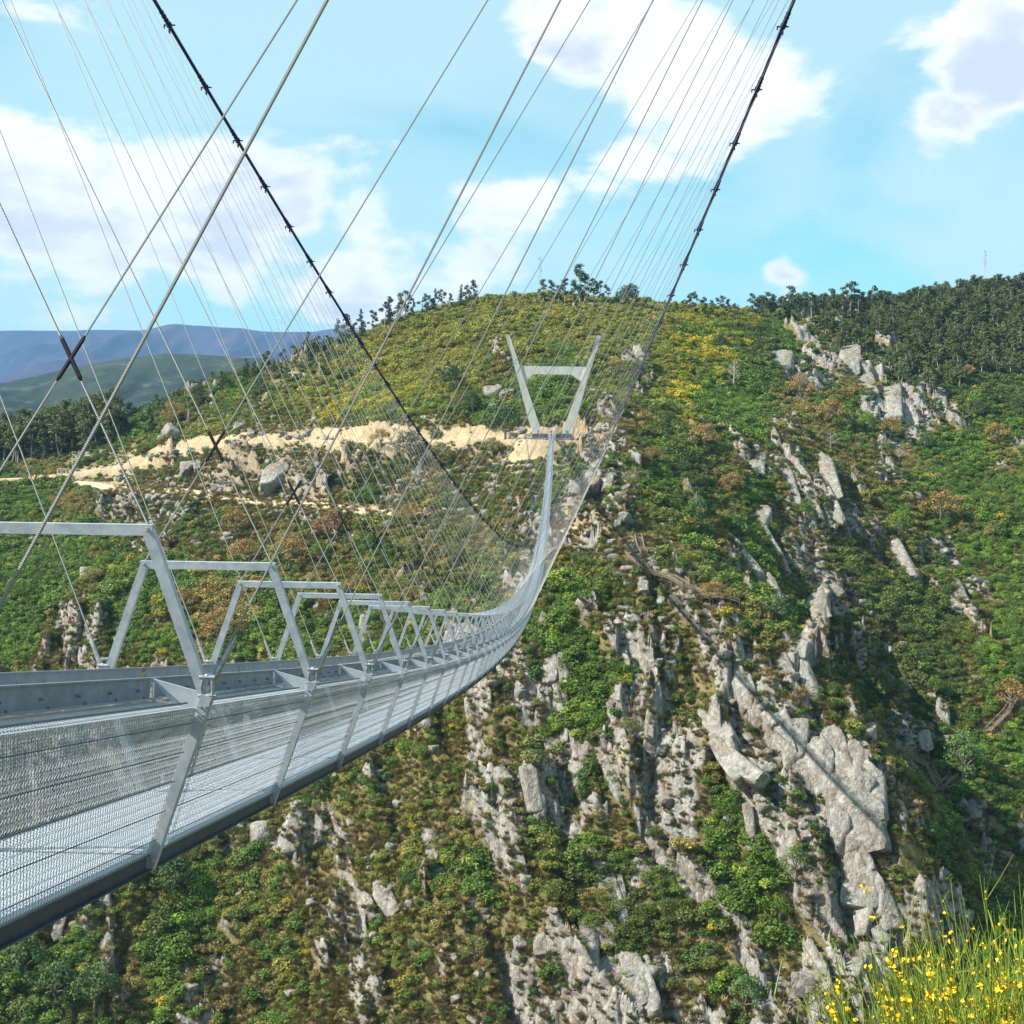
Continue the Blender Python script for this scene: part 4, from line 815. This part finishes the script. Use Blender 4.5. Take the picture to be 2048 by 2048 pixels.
OC=[(1690,1610,200,130,14,'great smooth grey slab high on the cliff below the diagonal bridge shadow'),(1600,1540,150,90,10,'pale striped rock wall left of the great smooth slab'),(1740,1800,170,100,12,'lichen covered lower buttress under the great smooth slab'),
(1440,1500,190,80,26,'long pale slab running down to the hanging block on the cliff'),(1510,1640,120,62,5,'hanging grey block with one shaded side beside the green gully'),(1500,1400,150,74,26,'cracked pale slab at the top of the cliff rib'),(1560,1460,110,50,24,'narrow pale slab crossed by the bridge shadow'),
(1145,1500,210,56,16,'left blade of the split pinnacle'),(1205,1520,180,48,16,'right blade of the split pinnacle with a jagged top'),(1085,1610,110,70,10,'blocky shoulder rock left of the split pinnacle'),
(1330,1410,160,50,14,'tall pointed rock above the dark cleft in the middle'),(1290,1330,90,40,18,'small pointed rock on the upper rib'),(1620,1200,150,52,28,'white streaked slab below the round bush on the upper cliff'),(1500,1140,170,80,30,'broad brown streaked slab right of the stairway'),(1545,1100,110,50,32,'upper edge slab above the brown streaked face'),
(1655,970,110,56,30,'dark rounded slab on the right slope under the oaks'),(1505,930,56,56,10,'blocky white boulder standing on the green right slope'),(1575,985,80,32,24,'stacked narrow rocks left of the dark rounded slab'),(1515,1040,60,46,10,'twin rocks above the brown streaked slab'),
(1795,1120,110,42,20,'white pointed slab right of the shaded ribs'),(1905,1190,60,46,10,'white block on the right hand slope'),(1870,1155,40,40,0,'small dark mouthed rock beside the white block'),
(1700,735,70,46,5,'upper crag at the left edge of the eucalyptus wood'),(1725,770,60,56,10,'stepped crag under the eucalyptus wood'),(1782,800,90,44,8,'lower crag among the brown oaks'),(1815,830,60,36,8,'small crag at the end of the upper rock band'),(1875,800,56,34,0,'lone pale crag right of the upper rock band'),(1555,722,40,60,0,'flat topped rock ledge in the green hollow'),(1590,720,36,44,0,'square ledge rock beside the flat topped ledge'),(1568,745,40,20,0,'small block under the flat topped ledge'),
(1160,1850,150,90,8,'pale rectangular rock wall in the lower centre'),(1090,1890,60,50,5,'angular rock with a dark square recess in the lower centre'),(1250,1950,170,130,14,'huge rounded grey boulder at the bottom centre'),(1215,1780,150,56,22,'pale rib leading down to the rounded boulder'),(1215,1880,56,40,30,'dark sided wedge rock above the rounded boulder'),
(1285,1750,90,40,14,'left pale slab of a pair beside the gully scrub'),(1340,1765,90,40,22,'right pale slab of a pair beside the gully scrub'),(1440,1780,110,44,30,'leaning white slab left of the vivid green gully'),
(545,1655,70,80,-8,'big pale cliff face hanging just below the deck edge'),(860,1690,110,42,28,'long pinkish slab on the dry grass slope'),(985,1625,130,46,38,'leaning grey slab on the dry slope left of the pinnacle'),(770,1790,100,40,42,'low shaded slab in the lower left centre'),(935,1815,110,34,48,'curved pale ledge above the lower scrub'),(118,1850,90,24,2,'upright pale stone pillar in the lower left'),(1000,1555,70,40,30,'grey ledge with scrub on top left of the pinnacle'),
(950,1435,80,36,8,'dark sided rock just below the deck'),(1095,1290,110,50,4,'pale rocks beside the deck bend'),(1120,1350,90,46,14,'rock below the pale rocks beside the deck bend'),(1190,1400,90,50,24,'grey shoulder rock between the scrub patches'),(1345,1300,60,30,10,'small rock on the rib under the stairway'),(1340,1255,50,34,0,'rounded boulder under the long stair flight'),(1560,1330,90,44,16,'twin columned rock at the cliff brow'),(1620,1380,90,34,10,'dark fissured column at the cliff brow'),(1600,1300,60,34,24,'pale rock next to the twin columned rock'),(1660,1180,70,30,30,'narrow shaded fin on the upper cliff'),(1750,1900,100,70,5,'cracked pale wall low on the right cliff'),(1700,1940,80,60,0,'square cut rock near the bottom of the right cliff'),(1800,1830,90,40,10,'shaded fissure rock right of the lower buttress'),(1620,1985,60,70,0,'mottled white and rust rock low in the gully'),(1850,1490,60,30,10,'stubby tower rock beside the lower stairway'),(1730,1470,60,40,6,'small tower rock above the yellow broom patch'),
(178,1150,70,44,12,'pale broken crag seen above the nearest portal beam end'),(372,1150,50,20,8,'narrow upright stone framed by the second portal'),(245,1300,60,30,-6,'shaded upright stone just above the handrail'),(100,1320,56,40,0,'tan rock face above the handrail at the left'),(740,1250,80,50,6,'white rock face behind the short portal frames')]
for o_ in OC: outcrop(*o_)
BO=[(980,790,26,46,'large rounded grey boulder on the heath left of the tower'),(1012,792,24,30,'dark sided boulder beside the large rounded one'),(985,815,20,26,'boulder under the large rounded pair'),(990,840,24,20,'lowest stone of the boulder pile left of the tower'),(340,862,22,30,'grey boulder in the left boulder cluster'),(322,880,26,24,'upper left stone of the left boulder cluster'),(352,882,20,26,'lower stone of the left boulder cluster'),(476,855,20,26,'rounded boulder on the heath left of the crossed cables'),(502,864,18,16,'small boulder right of the rounded heath boulder'),(372,940,26,34,'dark boulder on the scree below the road'),(395,935,20,18,'pale stone beside the dark scree boulder'),(550,955,40,56,'big whitish boulder above the cave like hollow'),(538,985,18,36,'boulder beside the dark hollow'),(600,960,24,20,'grey stone right of the big whitish boulder'),(985,642,12,22,'pair of pale stones high on the dome'),(1000,645,10,14,'small stone right of the pale pair on the dome'),(845,688,12,20,'flat pale stone on the left dome slope'),(775,715,16,10,'pale stone beside the dark shrubs on the left dome'),(1095,670,12,18,'grey boulder on the dome above the tower beam'),(1160,665,12,14,'round grey boulder on the dome between the tower tops'),(1172,650,10,12,'pale stone on the dome right of the tower top'),(1180,615,10,22,'rock at the very crest of the dome'),(850,770,18,14,'leaning pale stone on the heath under the main cable'),(855,810,14,18,'stone among dark bushes under the main cable'),(300,1000,14,22,'stone on the grass beside the footpath'),(780,1000,16,18,'stone on the scree above the footpath end'),
(1130,960,40,22,'tall pale boulder right of the deck below the tower'),(1150,985,30,26,'second pale boulder right of the deck below the tower'),(1185,965,30,34,'pinkish boulder inside the cable net'),(1215,990,28,26,'smooth leaning boulder at the edge of the cable net'),(1245,1000,20,22,'rounded grey boulder right of the leaning one'),(1250,980,16,20,'blocky stone above the rounded grey boulder'),(1165,1010,14,20,'grey stone under the cable net'),(1250,1040,24,26,'rock beside the footpath above the stairway'),(1235,1050,18,18,'dark stone beside the footpath'),(1305,1135,16,26,'pale boulder enclosed by the stairway bend'),(1330,1145,14,22,'second pale boulder inside the stairway bend'),(1360,1150,14,22,'flat boulder above the long stair flight'),(1285,1180,20,26,'boulder below the first stair bend'),(1320,1200,24,24,'boulder beneath the middle of the long stair flight'),(1350,1205,20,26,'rounded boulder below the long stair flight'),(1050,1115,22,24,'pinkish boulder left of the deck in the cable fan')]
for (u,v,hh,ww,l) in BO: outcrop(u,v,hh*1.1,ww*1.1,0,l,'boulder',.55,1,cat='boulder',emb=.15)
# loose stones
x,y=candidates(60000,292,820); z,rk,di,gr_,den=H(x,y,True); P=np.stack([x,y,z],-1); _,ch=look(P,24)
pr=np.select([ch==ord('s'),ch==ord('t'),ch==ord('r'),ch==ord('m'),ch==ord('h'),ch==ord('o')],[.85,.35,.55,.16,.16,.025],.02)
k=rng.random(len(x))<pr*np.clip(560/np.hypot(x,y),.3,1)*1.0
for L_,w_ in((ROADP,3.6),(PATHP,2.6),(PATH2,2.4)):
    d_,_=linedist(x,y,L_); k&=d_>w_
P=P[k]; s=.35+1.7*rng.random(len(P))**3.2; pr_=[]
for v0,f0 in RKS: o=mesh_obj('stone',v0,f0,'rock'); COL.objects.unlink(o); pr_.append(o)
sc_=scatter('loose_stones',P-np.array([0,0,.1]),np.c_[s*(1+rng.random(len(P))*.6),s,s*.75],np.zeros((len(P),3)),rng.integers(0,6,len(P)),pr_,'loose pale stones and scree strewn over the slopes','stones'); sc_.data.materials.clear(); sc_.data.materials.append(MAT['rock']); print('stones',len(P))
# ------------------------------------------------------------------ masts, lamp, hut, turbines
def mast(P,h,wd,label,group=None,ant=3,cat='mast'):
    e=empty('lattice_mast',tuple(P)); tag(e,label,cat,group); b=MB(); P=np.array(P); n=int(h/2.2)
    cs=[np.array((wd*math.cos(a),wd*math.sin(a),0)) for a in(0,2.09,4.19)]
    for i in range(3): b.tube([P+cs[i],P+cs[i]*.6+(0,0,h)],.09,4)
    for k in range(n):
        z0,z1=h*k/n,h*(k+1)/n; f0,f1=1-.4*k/n,1-.4*(k+1)/n
        for i in range(3): b.tube([P+cs[i]*f0+(0,0,z0),P+cs[(i+1)%3]*f1+(0,0,z1)],.05,3,False)
    b.build('lattice','galv',e,tuple(P))
    for i in range(ant):
        b=MB(); z=h*(.97-.09*i); c=P+np.array((wd*.9*(1 if i%2 else -1),-.2,z)); b.box(c,.35,.3,1.5); b.beam(P+(0,0,z),c,.1,.1); b.build('antenna','galv',e,tuple(c))
    return e
def mast_at(u,vtop,label,**k):
    P,v=crest(u); P=hitH(u,v+3); D=P[1]; h=(v+3-vtop)*D/F; return mast(P,h,.8,label,**k)
mast_at(1079,515,'tall lattice mast rising from the dome top above the tower',ant=4); mast_at(1967,503,'lattice mast above the eucalyptus wood at the right',ant=4)
Pm=hp(187,905,760.); Pm[2]=-16; mast(Pm,(905-825)*760/F+4,.8,'short antenna mast standing above the pine wood on the left',ant=4)
P0=hit(145,950); e=empty('lamp_post',tuple(P0)); tag(e,'single lamp post beside the road near the hut','lamp post'); b=MB(); b.tube([P0,P0+(0,0,11.)],[.2,.12],6); b.build('pole','galv',e,tuple(P0)); b=MB(); b.box(P0+np.array((.9,0,11)),2.0,.5,.22); b.build('lamp_head','galv',e,tuple(P0)); b=MB(); b.box(P0+np.array((.9,0,9.6)),.7,.4,.9); b.build('speaker','galv',e,tuple(P0))
P0=hit(126,950); e=empty('hut',tuple(P0)); tag(e,'small low hut with a flat roof beside the lamp post','hut')
b=MB(); b.box(P0+np.array((0,0,1.2)),4.6,3.4,3.2); b.build('wall','hut_wall',e,tuple(P0)); b=MB(); b.box(P0+np.array((0,0,2.95)),5.2,4.0,.28); b.build('roof','hut_roof',e,tuple(P0))
for i in(-1,1): b=MB(); b.box(P0+np.array((i*1.2,-1.72,1.5)),.8,.06,.9); b.build('window','glass_dark',e,tuple(P0))
b=MB(); b.box(P0+np.array((0,-1.73,1.0)),.8,.05,2.0); b.build('door','wood',e,tuple(P0))
for i,(u,v,l) in enumerate([(112,955,'left flat stone block on the ground by the hut'),(100,958,'outermost flat stone block left of the hut')]):
    P0=hit(u,v); b=MB(); b.box(P0+np.array((0,0,.3)),2.6,1.6,.9); b.box(P0+np.array((0,0,.8)),2.9,1.8,.12); tag(b.build('stone_block','concrete',None,tuple(P0)),l,'stone block')
for (u,v,h,l) in [(562,656,34,'leftmost wind turbine on the far mountain crest'),(626,662,24,'middle wind turbine on the far mountain crest'),(672,657,32,'rightmost wind turbine on the far mountain crest')]:
    P0=hp(u,v,9500.); P0[2]-=25; hm=h*9500/F*.62+25; e=empty('wind_turbine',tuple(P0)); tag(e,l,'wind turbine','wind turbines on the far mountain'); b=MB(); b.tube([P0,P0+(0,0,hm)],[3.2,2.0],6); b.build('tower','white_paint',e,tuple(P0)); b=MB(); hb=P0+np.array((0,-4,hm)); b.box(hb,4,10,4); b.build('nacelle','white_paint',e,tuple(P0))
    for k in range(3):
        a=.5+u+k*2.094; b=MB(); b.tube([hb+(0,-5,0),hb+np.array((math.cos(a)*46,-5,math.sin(a)*46))],[2.4,.8],4); b.build('blade','white_paint',e,tuple(P0))
# ------------------------------------------------------------------ people
def person(P,hgt,yaw,top,legs,label,stride=.12):
    e=empty('person',tuple(P)); tag(e,label,'person'); s=hgt/1.75; c,sn=math.cos(yaw),math.sin(yaw)
    J=[(0,0,.95),(0,0,1.2),(0,0,1.42),(0,0,1.5),(0,.01,1.62),(0,.01,1.73),(.17,0,1.40),(.24,.03,1.12),(.22,.12,.90),(-.17,0,1.40),(-.24,-.03,1.12),(-.22,.05,.88),(.09,0,.90),(.11,stride,.50),(.11,stride*.8,.07),(.11,stride*.8+.13,.03),(-.09,0,.90),(-.11,-stride*.3,.50),(-.11,-stride*1.3,.07),(-.11,-stride*1.3+.13,.03)]
    E_=[(0,1),(1,2),(2,3),(3,4),(4,5),(2,6),(6,7),(7,8),(2,9),(9,10),(10,11),(0,12),(12,13),(13,14),(14,15),(0,16),(16,17),(17,18),(18,19)]
    r_=[.14,.14,.13,.06,.10,.07,.06,.045,.035,.06,.045,.035,.10,.065,.045,.035,.10,.065,.045,.035]
    me=bpy.data.meshes.new('body'); me.from_pydata([((x*c-y*sn)*s,(x*sn+y*c)*s,z*s) for x,y,z in J],E_,[]); me.materials.append(MAT[legs]); o=bpy.data.objects.new('body',me); COL.objects.link(o); o.parent=e
    md_=o.modifiers.new('skin','SKIN'); sv=me.skin_vertices[0].data
    for i,q in enumerate(sv): q.radius=(r_[i]*s,r_[i]*s*.8); q.use_root=(i==0)
    o.modifiers.new('sub','SUBSURF').levels=1
    def part(n,mt,rings):
        b=MB(); b.tube([np.array((x*c-y*sn,x*sn+y*c,z))*s+np.array(P) for x,y,z,_ in rings],[q[3]*s for q in rings],10); b.build(n,mt,e,tuple(P),smooth=True)
    part('jacket',top,[(0,0,.88,.17),(0,0,1.0,.18),(0,0,1.2,.175),(0,0,1.38,.19),(0,0,1.46,.10)])
    for sg in(-1,1): part('sleeve',top,[(sg*.15,0,1.42,.075),(sg*.245,.03*sg,1.12,.065),(sg*.225,.09,.92,.05)])
    part('head','skin',[(0,.01,1.50,.055),(0,.02,1.57,.09),(0,.01,1.65,.10),(0,.01,1.73,.075),(0,.01,1.76,.02)]); part('hair','hair',[(0,-.03,1.60,.09),(0,-.02,1.68,.108),(0,-.01,1.75,.08),(0,0,1.785,.02)])
    return e
def ondeck(y,x=0): return (-CX+x,y,zn(y)-HF+.02)
person(ondeck(497.),1.75,0,'cloth_red','cloth_dark','walker in a red jacket on the narrow deck near the far tower')
person(ondeck(503.5,-.1),1.7,.3,'cloth_dark','cloth_dark','walker in dark clothes on the deck just before the far platform')
pz=zn(YA+S)-1.15-.4
person((-CX+5.6,YA+S+.6,pz),1.75,0,'cloth_dark','cloth_dark','person standing at the foot of the right tower leg'); person((-CX-5.2,YA+S+.5,pz),1.7,0,'cloth_blue','cloth_dark','person standing at the foot of the left tower leg')
# ------------------------------------------------------------------ broom bush close to the viewpoint
def broom(P,rad,n,hgt,label,seed):
    rs=np.random.default_rng(seed); e=empty('broom_bush',tuple(P)); tag(e,label,'broom bush','yellow flowering broom by the viewpoint'); P=np.array(P); SV=[];SF=[];PV=[];nb=0
    def strip(pts,w_):
        nonlocal nb
        q=np.array(pts); d=np.diff(q,axis=0,append=q[-1:]+q[-1:]-q[-2:-1]); s_=np.cross(d,rs.normal(size=3)); s_/=np.linalg.norm(s_,axis=1)[:,None]+1e-9; ww=np.linspace(w_,w_*.35,len(q))[:,None]
        t_=np.cross(d,s_); t_/=np.linalg.norm(t_,axis=1)[:,None]+1e-9
        ring=np.stack([q+s_*ww,q-s_*ww*.5+t_*ww*.87,q-s_*ww*.5-t_*ww*.87],1).reshape(-1,3); SV.append(ring)
        for i in range(len(q)-1):
            for k in range(3): SF.append((nb+i*3+k,nb+i*3+(k+1)%3,nb+(i+1)*3+(k+1)%3,nb+(i+1)*3+k))
        nb+=len(ring)
    def flower(p,s_):
        for k in range(3):
            n_=rs.normal(size=3)+np.array((0,-.5,.4)); n_/=np.linalg.norm(n_); a=np.cross(n_,rs.normal(size=3)); a/=np.linalg.norm(a); b_=np.cross(n_,a); c=p+rs.normal(size=3)*s_*.35
            PV.append([c-a*s_*.5,c-b_*s_*.45+n_*s_*.15,c+a*s_*.6,c+b_*s_*.45+n_*s_*.15])
    for i in range(n):
        a=rs.random()*6.28; r0=rad*.45*math.sqrt(rs.random()); b0=P+np.array((r0*math.cos(a),r0*math.sin(a),0)); tilt=rs.random()**.7*.75; h=hgt*rs.uniform(.55,1.05)*(1-.25*tilt)
        d=np.array((math.cos(a)*tilt+.12,math.sin(a)*tilt,1)); d/=np.linalg.norm(d); bend=rs.normal(size=3)*.06
        pts=[b0+d*h*f+bend*f*f*h for f in np.linspace(0,1,6)]; strip(pts,.0038)
        for j in range(rs.integers(6,10)):
            f=rs.uniform(.35,.95); k=min(4,int(f*5)); p=pts[k]*(1-(f*5-k))+pts[k+1]*(f*5-k); dd=d+rs.normal(size=3)*.28+np.array((0,0,.2)); dd/=np.linalg.norm(dd); l=rs.uniform(.10,.26); tp=[p,p+dd*l*.5,p+dd*l+np.array((0,0,.01))]; strip(tp,.0024)
            if rs.random()<.36:
                for m_ in range(rs.integers(1,5)): flower(tp[0]+(tp[2]-tp[0])*rs.random()+rs.normal(size=3)*.006,rs.uniform(.011,.021))
            for m_ in range(1):
                q=p+dd*l*rs.random(); q2=q+(dd+rs.normal(size=3)*.5)*rs.uniform(.05,.10); sd_=np.cross(dd,rs.normal(size=3))*.0016; SV.append(np.array([q-sd_,q+sd_,q2+sd_*.4,q2-sd_*.4])); SF.append((nb,nb+1,nb+2,nb+3)); nb+=4
    mesh_obj('stems',np.vstack(SV),SF,'stem_green',e,loc=tuple(P)); PV=np.array(PV).reshape(-1,3); f=mesh_obj('flowers',PV,np.arange(len(PV)).reshape(-1,4),'petal_yellow',e,loc=tuple(P)); f['kind']='stuff'; e.children[0]['kind']='stuff'
def gz_(x,y): return float(H(np.array([x]),np.array([y]))[0])
for i,(x,y,rad,n,h,l) in enumerate([(1.80,4.9,.44,1600,1.74,'tallest broom bush in the lower right corner with yellow flowers'),(1.56,5.15,.34,1100,1.36,'lower broom bush left of the tallest one in the corner'),(2.10,5.3,.46,1100,2.10,'broom bush at the right frame edge rising highest'),(1.62,4.5,.34,1300,1.2,'front broom bush dense with flowers at the bottom edge')]):
    broom((x,y,gz_(x,y)),rad,n,h+(-2.75-gz_(x,y))*0,l,60+i)
    print('broom',x,y,gz_(x,y))
# ------------------------------------------------------------------ haze
b=MB(); b.add([(-6500,-420,-205),(6500,-420,-205),(6500,14500,-205),(-6500,14500,-205),(-6500,-420,1000),(6500,-420,1000),(6500,14500,1000),(-6500,14500,1000)],[(0,3,2,1),(4,5,6,7),(0,1,5,4),(1,2,6,5),(2,3,7,6),(3,0,4,7)])
m=bpy.data.materials.new('haze_air'); m.use_nodes=True; nt=m.node_tree; nt.nodes.clear(); pv=nt.nodes.new('ShaderNodeVolumePrincipled'); oo=nt.nodes.new('ShaderNodeOutputMaterial'); nt.links.new(pv.outputs[0],oo.inputs['Volume'])
pv.inputs['Color'].default_value=(.34,.62,1,1); pv.inputs['Density'].default_value=4.6e-5; pv.inputs['Anisotropy'].default_value=.1
MAT['haze_air']=m; hz_=b.build('haze','haze_air'); tag(hz_,'pale blue air haze over the valley','haze',kind='stuff')
